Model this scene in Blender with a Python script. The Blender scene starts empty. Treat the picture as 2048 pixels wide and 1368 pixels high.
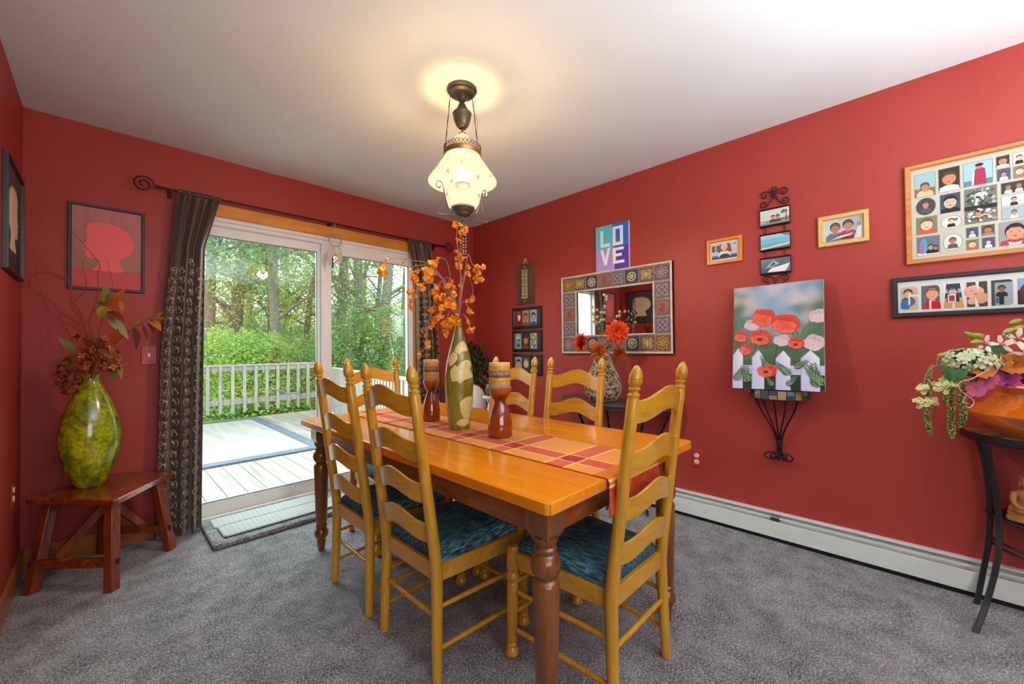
import bpy, bmesh, math, random
from math import sin, cos, pi, sqrt, radians, atan2
from mathutils import Vector, Matrix, noise
R = random.Random(7)
SC = bpy.context.scene; COL = SC.collection
XL, XR, YB, H = -.3032, 2.7936, 3.3175, 2.44

# ------------------------------------------------------------------ helpers
def srgb(h, a=1):
    if isinstance(h, str):
        h = h.lstrip('#'); c = [int(h[i:i+2], 16)/255 for i in (0, 2, 4)]
    else: c = [v/255 for v in h[:3]]
    return tuple([(v/12.92 if v <= .04045 else ((v+.055)/1.055)**2.4) for v in c] + [a])

class NT:
    def __init__(s, name, disp=False):
        s.m = bpy.data.materials.new(name); s.m.use_nodes = True
        s.t = s.m.node_tree; s.t.nodes.clear()
        s.out = s.t.nodes.new('ShaderNodeOutputMaterial')
        s.p = s.n('ShaderNodeBsdfPrincipled'); s.l(s.p.outputs[0], s.out.inputs[0])
        s._o = None
    def n(s, k, **kw):
        n = s.t.nodes.new(k)
        for a, b in kw.items(): setattr(n, a, b)
        return n
    def l(s, a, b): s.t.links.new(a, b)
    def obj(s, scale=(1, 1, 1), rot=(0, 0, 0)):
        c = s.n('ShaderNodeTexCoord'); m = s.n('ShaderNodeMapping')
        m.inputs['Scale'].default_value = scale; m.inputs['Rotation'].default_value = rot
        s.l(c.outputs['Object'], m.inputs[0]); return m.outputs[0]
    def geo(s, scale=(1, 1, 1)):
        c = s.n('ShaderNodeNewGeometry'); m = s.n('ShaderNodeMapping')
        m.inputs['Scale'].default_value = scale; s.l(c.outputs['Position'], m.inputs[0]); return m.outputs[0]
    def noise(s, vec, scale, detail=3, rough=.55, dist=0):
        n = s.n('ShaderNodeTexNoise'); n.inputs['Scale'].default_value = scale
        n.inputs['Detail'].default_value = detail; n.inputs['Roughness'].default_value = rough
        n.inputs['Distortion'].default_value = dist
        if vec: s.l(vec, n.inputs['Vector'])
        return n.outputs['Fac']
    def ramp(s, fac, stops, mode='LINEAR'):
        r = s.n('ShaderNodeValToRGB'); r.color_ramp.interpolation = mode
        e = r.color_ramp.elements
        while len(e) < len(stops): e.new(.5)
        for k, (p, c) in enumerate(stops): e[k].position = p; e[k].color = srgb(c) if isinstance(c, str) else c
        s.l(fac, r.inputs[0]); return r.outputs[0]
    def mix(s, f, a, b, mode='MIX'):
        x = s.n('ShaderNodeMix', data_type='RGBA', blend_type=mode)
        for i, v in ((0, f), (6, a), (7, b)):
            if hasattr(v, 'links') or hasattr(v, 'is_linked'): s.l(v, x.inputs[i])
            else: x.inputs[i].default_value = v if i == 0 else (srgb(v) if isinstance(v, str) else v)
        return x.outputs[2]
    def bump(s, h, strength=.2, dist=.002):
        b = s.n('ShaderNodeBump'); b.inputs['Strength'].default_value = strength; b.inputs['Distance'].default_value = dist
        s.l(h, b.inputs['Height']); s.l(b.outputs[0], s.p.inputs['Normal']); return b
    def base(s, c, rough=.5, metal=0, coat=0, spec=.5, coatr=.05):
        p = s.p
        if hasattr(c, 'links') or hasattr(c, 'is_linked'): s.l(c, p.inputs['Base Color'])
        else: p.inputs['Base Color'].default_value = srgb(c) if isinstance(c, str) else c
        p.inputs['Roughness'].default_value = rough; p.inputs['Metallic'].default_value = metal
        p.inputs['Coat Weight'].default_value = coat; p.inputs['Coat Roughness'].default_value = coatr
        p.inputs['Specular IOR Level'].default_value = spec
        return s.m

def plain(name, c, rough=.5, metal=0, var=.12, coat=0, spec=.5, bump=0, bs=60):
    t = NT(name); v = t.obj(); nz = t.noise(v, 14, 4)
    c0 = srgb(c) if isinstance(c, str) else c
    lo = tuple(x*(1-var) for x in c0[:3]) + (1,); hi = tuple(min(1, x*(1+var)) for x in c0[:3]) + (1,)
    m = t.base(t.ramp(nz, [(.3, lo), (.7, hi)]), rough, metal, coat, spec)
    if bump: t.bump(t.noise(v, bs, 3), bump, .003)
    return m

def wood(name, dark, mid, light, axis='Z', rough=.3, coat=.3, knots=False, sc=1, spec=.5):
    t = NT(name); s = {'X': (1.2, 14, 14), 'Y': (14, 1.2, 14), 'Z': (14, 14, 1.2)}[axis]
    v = t.obj(tuple(k*sc for k in s)); g = t.noise(v, 2.2, 6, .6, 1.2)
    c = t.ramp(g, [(.28, dark), (.5, mid), (.72, light)])
    fine = t.noise(t.obj(tuple(k*5*sc for k in s)), 3, 3)
    c = t.mix(t.ramp(fine, [(.35, (.18,)*3+(1,)), (.6, (0, 0, 0, 1))]), c, dark)
    if knots:
        w = t.n('ShaderNodeTexVoronoi'); w.inputs['Scale'].default_value = 3.1
        s2 = {'X': (.7, 1.5, 1.5), 'Y': (1.5, .7, 1.5), 'Z': (1.5, 1.5, .7)}[axis]; t.l(t.obj(s2), w.inputs['Vector'])
        k = t.ramp(w.outputs['Distance'], [(.035, (1, 1, 1, 1)), (.075, (0, 0, 0, 1))])
        c = t.mix(k, c, '#3d1505')
    m = t.base(c, rough, 0, coat, spec, .08); t.bump(g, .06, .001); return m

class MB:
    """mesh collector: shapes in local metres, one mesh object out"""
    def __init__(s): s.v = []; s.f = []; s.mi = []; s.c = []; s.col = None; s.k = 0; s.T = Matrix.Identity(4)
    def add(s, vs, fs):
        o = len(s.v); s.v += [tuple(s.T @ Vector(p)) for p in vs]
        for f in fs: s.f.append(tuple(o+i for i in f)); s.mi.append(s.k); s.c.append(s.col)
        return s
    def box(s, x0, x1, y0, y1, z0, z1):
        vs = [(x, y, z) for z in (z0, z1) for y in (y0, y1) for x in (x0, x1)]
        return s.add(vs, [(0, 2, 3, 1), (4, 5, 7, 6), (0, 1, 5, 4), (2, 6, 7, 3), (0, 4, 6, 2), (1, 3, 7, 5)])
    def rbox(s, c, sz, M):
        T0 = s.T; s.T = s.T @ Matrix.Translation(c) @ M.to_4x4(); x, y, z = [k/2 for k in sz]; s.box(-x, x, -y, y, -z, z); s.T = T0; return s
    def beam(s, a, b, w, h, up=(0, 0, 1)):
        a = Vector(a); b = Vector(b); d = b-a; L = d.length; z = d.normalized(); u = Vector(up)
        if abs(z.dot(u)) > .98: u = Vector((0, 1, 0))
        x = u.cross(z).normalized(); y = z.cross(x)
        M = Matrix((x, y, z)).transposed(); return s.rbox((a+b)/2, (w, h, L), M)
    def ring(s, c, r, n, M=None, ry=None):
        M = M or Matrix.Identity(3); return [tuple(Vector(c)+M @ Vector((r*cos(2*pi*i/n), (ry or r)*sin(2*pi*i/n), 0))) for i in range(n)]
    def loft(s, rings, caps=True, close=False):
        n = len(rings[0]); vs = [p for r in rings for p in r]; fs = []
        for j in range(len(rings)-1):
            for i in range(n): fs.append((j*n+i, j*n+(i+1) % n, (j+1)*n+(i+1) % n, (j+1)*n+i))
        if close:
            j = len(rings)-1
            for i in range(n): fs.append((j*n+i, j*n+(i+1) % n, (i+1) % n, i))
        elif caps: fs += [tuple(range(n))[::-1], tuple((len(rings)-1)*n+i for i in range(n))]
        return s.add(vs, fs)
    def lathe(s, prof, c=(0, 0, 0), n=32, M=None, sx=1, sy=1, caps=True):
        M = M or Matrix.Identity(3)
        rs = [[tuple(Vector(c)+M @ Vector((max(r, 1e-4)*sx*cos(2*pi*i/n), max(r, 1e-4)*sy*sin(2*pi*i/n), z))) for i in range(n)] for r, z in prof]
        return s.loft(rs, caps)
    def tube(s, pts, r, n=8, closed=False):
        P = [Vector(p) for p in pts]; m = len(P); rs = []; u = None
        for i in range(m):
            if closed: d = P[(i+1) % m]-P[i-1]
            else: d = P[min(i+1, m-1)]-P[max(i-1, 0)]
            if d.length < 1e-9: d = Vector((0, 0, 1))
            d.normalize()
            if u is None: u = d.orthogonal().normalized()
            u = (u-d*u.dot(d))
            if u.length < 1e-6: u = d.orthogonal()
            u.normalize(); w = d.cross(u)
            rr = r[i] if isinstance(r, (list, tuple)) else (r(i/(m-1)) if callable(r) else r)
            rs.append([tuple(P[i]+u*rr*cos(2*pi*k/n)+w*rr*sin(2*pi*k/n)) for k in range(n)])
        return s.loft(rs, True, closed)
    def prism(s, pts, n0, n1, ax='xz'):
        k = len(pts); f = (lambda p, d: (p[0], d, p[1])) if ax == 'xz' else (lambda p, d: (p[0], p[1], d)) if ax == 'xy' else (lambda p, d: (d, p[0], p[1]))
        vs = [f(p, n0) for p in pts]+[f(p, n1) for p in pts]
        fs = [tuple(range(k)), tuple(range(2*k-1, k-1, -1))]+[(i, i+k, (i+1) % k+k, (i+1) % k) for i in range(k)]
        return s.add(vs, fs)
    def sphere(s, c, r, n=12, m=8, sz=None):
        sz = sz or (r, r, r); rs = []
        for j in range(1, m):
            a = -pi/2+pi*j/m; rs.append([(c[0]+sz[0]*cos(a)*cos(2*pi*i/n), c[1]+sz[1]*cos(a)*sin(2*pi*i/n), c[2]+sz[2]*sin(a)) for i in range(n)])
        vs = [p for q in rs for p in q]; o = len(vs); vs += [(c[0], c[1], c[2]-sz[2]), (c[0], c[1], c[2]+sz[2])]; fs = []
        for j in range(len(rs)-1):
            for i in range(n): fs.append((j*n+i, j*n+(i+1) % n, (j+1)*n+(i+1) % n, (j+1)*n+i))
        for i in range(n): fs += [(o, (i+1) % n, i), (o+1, (len(rs)-1)*n+i, (len(rs)-1)*n+(i+1) % n)]
        return s.add(vs, fs)
    def grid(s, F, nu, nv):
        vs = [F(i/nu, j/nv) for j in range(nv+1) for i in range(nu+1)]
        return s.add(vs, [(j*(nu+1)+i, j*(nu+1)+i+1, (j+1)*(nu+1)+i+1, (j+1)*(nu+1)+i) for j in range(nv) for i in range(nu)])
    def build(s, name, mats, parent=None, loc=None, rotz=0, bevel=0, flip=True, ang=38, bseg=2):
        me = bpy.data.meshes.new(name); me.from_pydata(s.v, [], s.f)
        for m in (mats if isinstance(mats, (list, tuple)) else [mats]): me.materials.append(m)
        me.polygons.foreach_set('material_index', s.mi)
        if any(c is not None for c in s.c):
            a = me.color_attributes.new('Col', 'FLOAT_COLOR', 'CORNER'); i = 0
            for f, c in zip(me.polygons, s.c):
                cs = c if (c and isinstance(c[0], (tuple, list))) else [c or (1, 1, 1, 1)]*len(f.vertices)
                for k in range(len(f.vertices)): a.data[i].color = cs[k % len(cs)]; i += 1
        if flip:
            b = bmesh.new(); b.from_mesh(me); bmesh.ops.recalc_face_normals(b, faces=b.faces); b.to_mesh(me); b.free()
        me.polygons.foreach_set('use_smooth', [True]*len(me.polygons))
        me.set_sharp_from_angle(angle=radians(ang)); me.update()
        o = bpy.data.objects.new(name, me); COL.objects.link(o)
        if parent: o.parent = parent
        if loc: o.location = loc
        if rotz: o.rotation_euler.z = rotz
        if bevel:
            md = o.modifiers.new('b', 'BEVEL'); md.width = bevel; md.segments = bseg; md.limit_method = 'ANGLE'; md.angle_limit = radians(40)
        return o
def tag(o, label, cat, group=None, kind=None):
    if label: o['label'] = label
    if cat: o['category'] = cat
    if group: o['group'] = group
    if kind: o['kind'] = kind
    return o
def thing(name, label, cat, loc=(0, 0, 0), rotz=0, group=None):
    o = bpy.data.objects.new(name, None); COL.objects.link(o); o.empty_display_size = .05
    o.location = loc; o.rotation_euler.z = rotz; return tag(o, label, cat, group)
def struct(o, label=None): o['kind'] = 'structure'; return o
def copy_tree(o, parent=None):
    c = o.copy(); COL.objects.link(c); c.parent = parent
    for ch in list(o.children): copy_tree(ch, c)
    return c
def spiral(c, r0, r1, a0, turns, n=26):     # flat spiral in local (u,v)
    return [(c[0]+(r0+(r1-r0)*i/n)*cos(a0+2*pi*turns*i/n), c[1]+(r0+(r1-r0)*i/n)*sin(a0+2*pi*turns*i/n)) for i in range(n+1)]
def bez(p, n=12):                            # catmull-rom through points
    P = [Vector(q) for q in p]; out = []
    for i in range(len(P)-1):
        a = P[max(i-1, 0)]; b = P[i]; c = P[i+1]; d = P[min(i+2, len(P)-1)]
        for k in range(n):
            t = k/n; out.append(.5*((2*b)+(c-a)*t+(2*a-5*b+4*c-d)*t*t+(3*b-a-3*c+d)*t**3))
    out.append(P[-1]); return out
class Art(MB):
    """flat coloured shapes, layered towards the viewer (local -y), coordinates (u, v)"""
    def __init__(s, y=0, step=None): super().__init__(); s.y = y; s.st = min(step or 1, .00006)
    def poly(s, pts, c):
        c = [srgb(q) for q in c] if isinstance(c, list) else srgb(c); s.y -= s.st; pts = s.cl(pts)
        s.col = c; s.add([(p[0], s.y, p[1]) for p in pts], [tuple(range(len(pts)))]); return s
    clip = None
    def cl(s, pts):
        if not s.clip: return pts
        a_, b_, c_, d_ = s.clip; return [(min(b_, max(a_, p[0])), min(d_, max(c_, p[1]))) for p in pts]
    def fan(s, c0, pts, ca, cb):
        s.y -= s.st; pts = s.cl(pts); c0 = s.cl([c0])[0]; n = len(pts)
        for i in range(n): s.col = [ca, cb[i], cb[(i+1) % n]]; s.add([(q[0], s.y, q[1]) for q in (c0, pts[i], pts[(i+1) % n])], [(0, 1, 2)])
    def rect(s, u0, v0, u1, v1, c): return s.poly([(u0, v0), (u1, v0), (u1, v1), (u0, v1)], c)
    def ell(s, u, v, ru, rv, c, n=20, a0=0, rot=0): return s.poly([(u+ru*cos(2*pi*i/n+a0)*cos(rot)-rv*sin(2*pi*i/n+a0)*sin(rot), v+ru*cos(2*pi*i/n+a0)*sin(rot)+rv*sin(2*pi*i/n+a0)*cos(rot)) for i in range(n)], c)
    def ringp(s, pts, w, c):
        n = len(pts); cu = sum(p[0] for p in pts)/n; cv = sum(p[1] for p in pts)/n; s.y -= s.st; s.col = srgb(c)
        vs = []
        for p in pts:
            d = Vector((p[0]-cu, p[1]-cv)); k = 1-w/max(d.length, 1e-6); vs += [(p[0], s.y, p[1]), (cu+d.x*k, s.y, cv+d.y*k)]
        return s.add(vs, [(2*i, 2*((i+1) % n), 2*((i+1) % n)+1, 2*i+1) for i in range(n)])
    def line(s, pts, w, c):
        s.y -= s.st; s.col = srgb(c); pts = s.cl([(p[0], p[1]) for p in pts]); n = len(pts); vs = []
        for i in range(n):
            a = Vector(pts[max(i-1, 0)]); b = Vector(pts[min(i+1, n-1)]); d = (b-a); d = d.normalized() if d.length else Vector((1, 0)); ww = w*(1 if not callable(w) else 1)
            vs += [(pts[i][0]-d.y*ww/2, s.y, pts[i][1]+d.x*ww/2), (pts[i][0]+d.y*ww/2, s.y, pts[i][1]-d.x*ww/2)]
        return s.add(vs, [(2*i, 2*i+1, 2*i+3, 2*i+2) for i in range(n-1)])
    def blob(s, u, v, r, c, k=.25, n=14, rnd=R, sq=1): return s.poly([(u+r*(1+k*rnd.uniform(-1, 1))*cos(2*pi*i/n), v+sq*r*(1+k*rnd.uniform(-1, 1))*sin(2*pi*i/n)) for i in range(n)], c)
    def person(s, u, v, h, shirt, skin='#c98d6b', hair='#2a1c14', w=1):   # bust; v = bottom
        s.poly([(u-.42*h*w, v), (u-.40*h*w, v+.26*h), (u-.22*h*w, v+.42*h), (u+.22*h*w, v+.42*h), (u+.40*h*w, v+.26*h), (u+.42*h*w, v)], shirt)
        s.rect(u-.09*h, v+.36*h, u+.09*h, v+.52*h, skin)
        s.ell(u, v+.74*h, .235*h, .27*h, hair, 16); s.ell(u, v+.68*h, .195*h, .24*h, skin, 16)
        for e in (-1, 1): s.ell(u+e*.08*h, v+.70*h, .020*h, .011*h, '#4b3022', 8)
        s.ell(u, v+.57*h, .05*h, .010*h, '#a0604e', 8); s.poly([(u-.195*h, v+.72*h), (u-.15*h, v+.84*h), (u, v+.90*h), (u+.15*h, v+.84*h), (u+.195*h, v+.72*h), (u+.10*h, v+.82*h), (u-.08*h, v+.83*h)], hair); return s
def onwall(name, label, cat, u, v, wall, group=None, d=0):
    """root for a thing on a wall: u is the world x or y of its centre, v its z"""
    if wall == 'right': return thing(name, label, cat, (XR-d, u, v), -pi/2, group)
    if wall == 'back': return thing(name, label, cat, (u, YB-d, v), 0, group)
    return thing(name, label, cat, (XL+d, u, v), pi/2, group)
def frame_bm(w, h, bw, d, d0=0, prof=None):
    """mitred picture frame: outer w x h, moulding bw wide, d deep; local x right, -y out"""
    m = MB(); a, b = w/2, h/2
    prof = prof or [(0, 0), (0, .85), (.15, 1), (.75, 1), (1, .55), (1, 0)]
    rs = []
    for (q, e) in prof: k = bw*q; rs.append([(-a+k, -d0-d*e, -b+k), (a-k, -d0-d*e, -b+k), (a-k, -d0-d*e, b-k), (-a+k, -d0-d*e, b-k)])
    n = len(rs)
    return m.add([p for r in rs for p in r], [(j*4+i, j*4+(i+1) % 4, ((j+1) % n)*4+(i+1) % 4, ((j+1) % n)*4+i) for j in range(n) for i in range(4)])

# ------------------------------------------------------------------ materials
t = NT('red_wall_paint'); v = t.geo()
c = t.ramp(t.noise(v, 3, 3), [(.3, (.34, .041, .032, 1)), (.7, (.375, .045, .036, 1))])
m_wall = t.base(c, .5, spec=.35); t.bump(t.noise(v, 260, 2), .14, .001)
t = NT('ceiling_paint'); v = t.geo()
m_ceil = t.base(t.ramp(t.noise(v, 2, 2), [(.3, (.66, .70, .72, 1)), (.7, (.69, .73, .75, 1))]), .9, spec=.2); t.bump(t.noise(v, 120, 3), .1, .002)
def carpet(name, lo, mi, hi, sc=1):
    t = NT(name); v = t.geo((1, 1, .4))
    a = t.noise(v, 150*sc, 2, .8, .6); b = t.noise(v, 9, 3, .6); big = t.noise(v, 1.7, 3, .5, .8)
    c = t.ramp(a, [(.36, lo), (.5, mi), (.62, hi)])
    c = t.mix(t.ramp(big, [(.42, (.0,)*3+(1,)), (.62, (.30,)*3+(1,))]), c, mi)
    c = t.mix(.22, c, t.ramp(b, [(.35, lo), (.65, hi)]), 'MIX')
    m = t.base(c, .95, spec=.1); t.bump(a, .9, .012); t.p.inputs['Sheen Weight'].default_value = .15; return m
m_carpet = carpet('grey_fleck_carpet', '#2f3032', '#77787b', '#cfd1d4')
m_mat = carpet('carpet_offcut', '#3a3b3c', '#828486', '#bfc2c4', .8)
m_white = plain('white_vinyl', (.78, .8, .8, 1), .35, var=.03)
m_heater = plain('heater_enamel', (.66, .71, .69, 1), .35, var=.04)
m_black = plain('matt_black', (.007, .007, .009, 1), .4)
m_iron = plain('wrought_iron', (.02, .019, .02, 1), .38, .6, bump=.2)
m_bronze = plain('bronze_iron', (.035, .018, .012, 1), .4, .7)
m_trim = wood('pine_trim', '#b8731c', '#d68c2a', '#e79a38', 'X', .35, .3)
m_base = wood('oak_baseboard', '#7d4418', '#a1602a', '#b57034', 'X', .4, .2)
m_baseY = wood('oak_baseboard_y', '#7d4418', '#a1602a', '#b57034', 'Y', .4, .2)
m_chair = wood('honey_pine', '#a0701a', '#be8a1e', '#cc9a2a', 'Z', .3, .3)
m_chairX = wood('honey_pine_slat', '#a0701a', '#be8a1e', '#cc9a2a', 'X', .3, .3, True)
t = NT('polished_pine_top'); v = t.obj((9, .8, 9)); g = t.noise(v, 2.0, 6, .6, 1.0)
c = t.ramp(g, [(.25, (.54, .155, .004, 1)), (.5, (.72, .235, .006, 1)), (.75, (.80, .30, .010, 1))])
br = t.n('ShaderNodeTexBrick'); br.offset = .5; br.inputs['Scale'].default_value = 1; br.inputs['Brick Width'].default_value = 2.4; br.inputs['Row Height'].default_value = .155
br.inputs['Mortar Size'].default_value = .0012; br.inputs['Color1'].default_value = (1, 1, 1, 1); br.inputs['Color2'].default_value = (.86, .82, .8, 1); br.inputs['Mortar'].default_value = (.5, .4, .3, 1)
mp = t.obj((1, 1, 1), (0, 0, pi/2)); t.l(mp, br.inputs['Vector']); c = t.mix(.7, c, br.outputs[0], 'MULTIPLY')
vo = t.n('ShaderNodeTexVoronoi'); vo.inputs['Scale'].default_value = 2.2; t.l(t.obj((1.5, .9, .01)), vo.inputs['Vector'])
c = t.mix(t.ramp(vo.outputs['Distance'], [(.022, (1, 1, 1, 1)), (.04, (0, 0, 0, 1))]), c, '#451603')
m_top = t.base(c, .2, 0, .22, .28, .05)
m_tleg = wood('stained_pine', '#4c260e', '#74420f', '#8a531c', 'Z', .3, .5, True)
m_apron = wood('stained_apron', '#5f300e', '#854a12', '#9c5d1c', 'Y', .3, .5, True)
t = NT('teal_slub_fabric'); v = t.obj((230, 14, 60)); n1 = t.noise(v, 1.5, 4, .7); n2 = t.noise(t.obj(), 9, 3)
c = t.ramp(n1, [(.38, '#12212c'), (.5, '#2a4c5c'), (.60, '#86bcc6')])
m_seat = t.base(t.mix(.45, c, t.ramp(n2, [(.3, '#1b2c38'), (.7, '#3a6c80')])), .85, spec=.2); t.bump(n1, .4, .002)
t = NT('print'); a = t.n('ShaderNodeAttribute'); a.attribute_name = 'Col'; m_print = t.base(a.outputs['Color'], .42, spec=.35)
t = NT('painted_surface'); a = t.n('ShaderNodeAttribute'); a.attribute_name = 'Col'; m_paint = t.base(a.outputs['Color'], .6, spec=.3); t.bump(t.noise(t.obj(), 90, 3), .25, .002)
t = NT('petal'); a = t.n('ShaderNodeAttribute'); a.attribute_name = 'Col'; m_petal = t.base(a.outputs['Color'], .6, spec=.3)
t.p.inputs['Subsurface Weight'].default_value = 0
def glass(name, tint=(1, 1, 1, 1), rough=0, boost=1.0):
    t = NT(name); t.t.nodes.remove(t.p)
    tr = t.n('ShaderNodeBsdfTransparent'); tr.inputs[0].default_value = tint
    g = t.n('ShaderNodeBsdfGlossy'); g.inputs['Roughness'].default_value = rough
    f = t.n('ShaderNodeFresnel'); ge = t.n('ShaderNodeNewGeometry'); ior = t.n('ShaderNodeMapRange'); ior.inputs[3].default_value = 1.5; ior.inputs[4].default_value = 1/1.5; t.l(ge.outputs['Backfacing'], ior.inputs[0]); t.l(ior.outputs[0], f.inputs[0])
    mu = t.n('ShaderNodeMath', operation='MULTIPLY'); mu.inputs[1].default_value = boost; t.l(f.outputs[0], mu.inputs[0])
    x = t.n('ShaderNodeMixShader'); t.l(mu.outputs[0], x.inputs[0]); t.l(tr.outputs[0], x.inputs[1]); t.l(g.outputs[0], x.inputs[2]); t.l(x.outputs[0], t.out.inputs[0]); return t.m
m_glass = glass('door_glass', (.93, .97, .95, 1), 0, 1.3)
m_mirror = NT('mirror_silver').base((.9, .9, .9, 1), .01, 1)
t = NT('lit_milk_glass'); t.t.nodes.remove(t.p)
col = t.ramp(t.noise(t.obj(), 24, 2), [(.63, (1, .83, .60, 1)), (.68, (.55, .26, .08, 1))])
dcol = t.mix(.955, col, (0, 0, 0, 1)); d = t.n('ShaderNodeBsdfTranslucent'); t.l(dcol, d.inputs[0]); df = t.n('ShaderNodeBsdfDiffuse'); t.l(dcol, df.inputs[0])
tr = t.n('ShaderNodeBsdfTransparent'); tr.inputs[0].default_value = (1, .86, .62, 1); em = t.n('ShaderNodeEmission'); t.l(col, em.inputs[0]); em.inputs[1].default_value = .52
x1 = t.n('ShaderNodeMixShader'); x1.inputs[0].default_value = .5; t.l(d.outputs[0], x1.inputs[1]); t.l(df.outputs[0], x1.inputs[2])
x2 = t.n('ShaderNodeMixShader'); x2.inputs[0].default_value = .5; t.l(x1.outputs[0], x2.inputs[1]); t.l(tr.outputs[0], x2.inputs[2])
ad = t.n('ShaderNodeAddShader'); t.l(x2.outputs[0], ad.inputs[0]); t.l(em.outputs[0], ad.inputs[1]); t.l(ad.outputs[0], t.out.inputs[0]); m_shade = t.m
t = NT('lamp_bulb'); t.p.inputs['Emission Color'].default_value = (1, .78, .45, 1); t.p.inputs['Emission Strength'].default_value = 9; m_bulb = t.m
m_brass = plain('aged_brass', (.10, .085, .05, 1), .38, .75)
m_dbrass = plain('dark_aged_brass', (.12, .10, .065, 1), .42, .6)
m_gold = plain('warm_brass', (.45, .25, .09, 1), .35, .8)
m_cream = plain('cream_mat_board', (.46, .46, .38, 1), .8, var=.03)
m_whitemat = plain('white_mat_board', (.66, .67, .66, 1), .8, var=.02)
m_oakf = wood('oak_frame', '#a8642a', '#c27c38', '#cf8c48', 'X', .4, .2)
m_pinef = wood('light_pine_frame', '#c29a54', '#d3ae68', '#dcba78', 'X', .45, .1)
m_orangef = wood('orange_pine_frame', '#c96a10', '#e0821c', '#e8902a', 'X', .35, .3)
m_slate = plain('slate_frame', '#34383c', .5)
m_charf = plain('charcoal_frame', '#22262c', .5)
WORLD_S, WIN_FILL_E, DOOR_E, LAMP_E, BOUNCE_E, EXPO = 2.8, 36, 280, 118, 142, 0.0
# ------------------------------------------------------------------ room shell
LX, RY, PY = -2.9, -2.3, 1.25        # open-plan side, rear wall, end of the left wall
def SB(name, mat, x0, x1, y0, y1, z0, z1, bev=0): return struct(MB().box(x0, x1, y0, y1, z0, z1).build(name, mat, bevel=bev))
SB('floor', m_carpet, LX-.1, XR+.1, RY-.1, YB+.02, -.12, 0)
SB('ceiling', m_ceil, LX-.1, XR+.1, RY-.1, YB+.1, H, H+.1)
SB('wall_right', m_wall, XR, XR+.12, RY-.1, YB+.12, 0, H)
SB('wall_left', m_wall, XL-.12, XL, PY, YB+.12, 0, H)
SB('wall_partition', m_wall, LX, XL-.12, PY, PY+.12, 0, H)
SB('wall_far_left', m_wall, LX-.12, LX, RY-.1, PY+.12, 0, H)
DX0, DX1, DZ = .415, 2.045, 2.045     # sliding door opening
m = MB().box(XL-.12, DX0, YB, YB+.14, 0, H).box(DX1, XR+.12, YB, YB+.14, 0, H).box(DX0, DX1, YB, YB+.14, DZ, H)
struct(m.build('wall_back', m_wall))
# rear wall with a wide window added to let in light (behind the camera)
m = MB().box(LX, -2.4, RY-.12, RY, 0, H).box(.6, XR, RY-.12, RY, 0, H).box(-2.4, .6, RY-.12, RY, 0, .7).box(-2.4, .6, RY-.12, RY, 2.15, H)
struct(m.build('wall_rear', m_wall))
w = MB().box(-2.4, .6, RY-.1, RY+.01, .7, .76).box(-2.4, .6, RY-.1, RY+.01, 2.09, 2.15)
for x in (-2.4, -1.42, -.44, .54): w.box(x, x+.06, RY-.1, RY+.01, .76, 2.09)
wo = struct(w.build('added_window_1', m_white)); MB().box(-2.34, .54, RY-.06, RY-.055, .76, 2.09).build('added_window_pane', m_glass, wo)
# baseboards (oak)
SB('baseboard_left', m_baseY, XL, XL+.014, PY, YB-.014, 0, .112, .003)
SB('baseboard_back', m_base, XL, DX0-.02, YB-.014, YB, 0, .112, .003)
SB('baseboard_back_right', m_base, DX1+.02, XR-.07, YB-.014, YB, 0, .112, .003)
SB('trim_1', m_trim, .36, 2.09, YB-.02, YB, 2.045, 2.128, .003)
SB('trim_2', m_trim, DX0-.055, DX0-.003, YB-.02, YB, 0, 2.045, .003)
SB('trim_3', m_trim, DX1+.003, DX1+.055, YB-.02, YB, 0, 2.045, .003)
# sliding door
fr = MB().box(DX0, DX1, YB-.004, YB+.12, 2.018, DZ).box(DX0, DX1, YB+.012, YB+.12, 1.99, 2.018).box(DX0, DX0+.022, YB-.004, YB+.12, 0, 2.018).box(DX1-.014, DX1, YB-.004, YB+.12, 0, 2.018).box(DX0, DX1, YB-.004, YB+.12, -.02, .03)
door = struct(fr.build('door_1', m_white, bevel=.003))
def sash(x0, x1, y, st, top, bot, z0=.028, z1=1.992):
    s = MB().box(x0, x0+st[0], y, y+.035, z0, z1).box(x1-st[1], x1, y, y+.035, z0, z1).box(x0+st[0], x1-st[1], y, y+.035, z0, bot).box(x0+st[0], x1-st[1], y, y+.035, top, z1)
    o = s.build('sliding_sash', m_white, door, bevel=.003)
    MB().box(x0+st[0], x1-st[1], y+.014, y+.018, bot, top).build('glass_pane', m_glass, o); return o
sash(DX0+.012, 1.262, YB+.055, (.026, .062), 1.925, .115)
s2 = sash(1.222, DX1-.012, YB+.012, (.076, .034), 1.912, .118)
m_blue = plain('navy_plastic', (.03, .04, .2, 1), .4)
MB().box(1.302, 1.309, YB+.0, YB+.02, 1.80, 1.90).build('door_latch', m_blue, door)
m_seal = plain('dark_gasket', (.08, .1, .1, 1), .6)
for (a, b, tz, bz, y) in ((.453, 1.2, 1.925, .115, YB+.0535), (1.298, 1.999, 1.912, .118, YB+.0105)):
    MB().box(a, b, y, y+.004, tz-.005, tz).box(a, b, y, y+.004, bz, bz+.005).box(b-.005, b, y, y+.004, bz, tz).build('glazing_gasket', m_seal, door)

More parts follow.
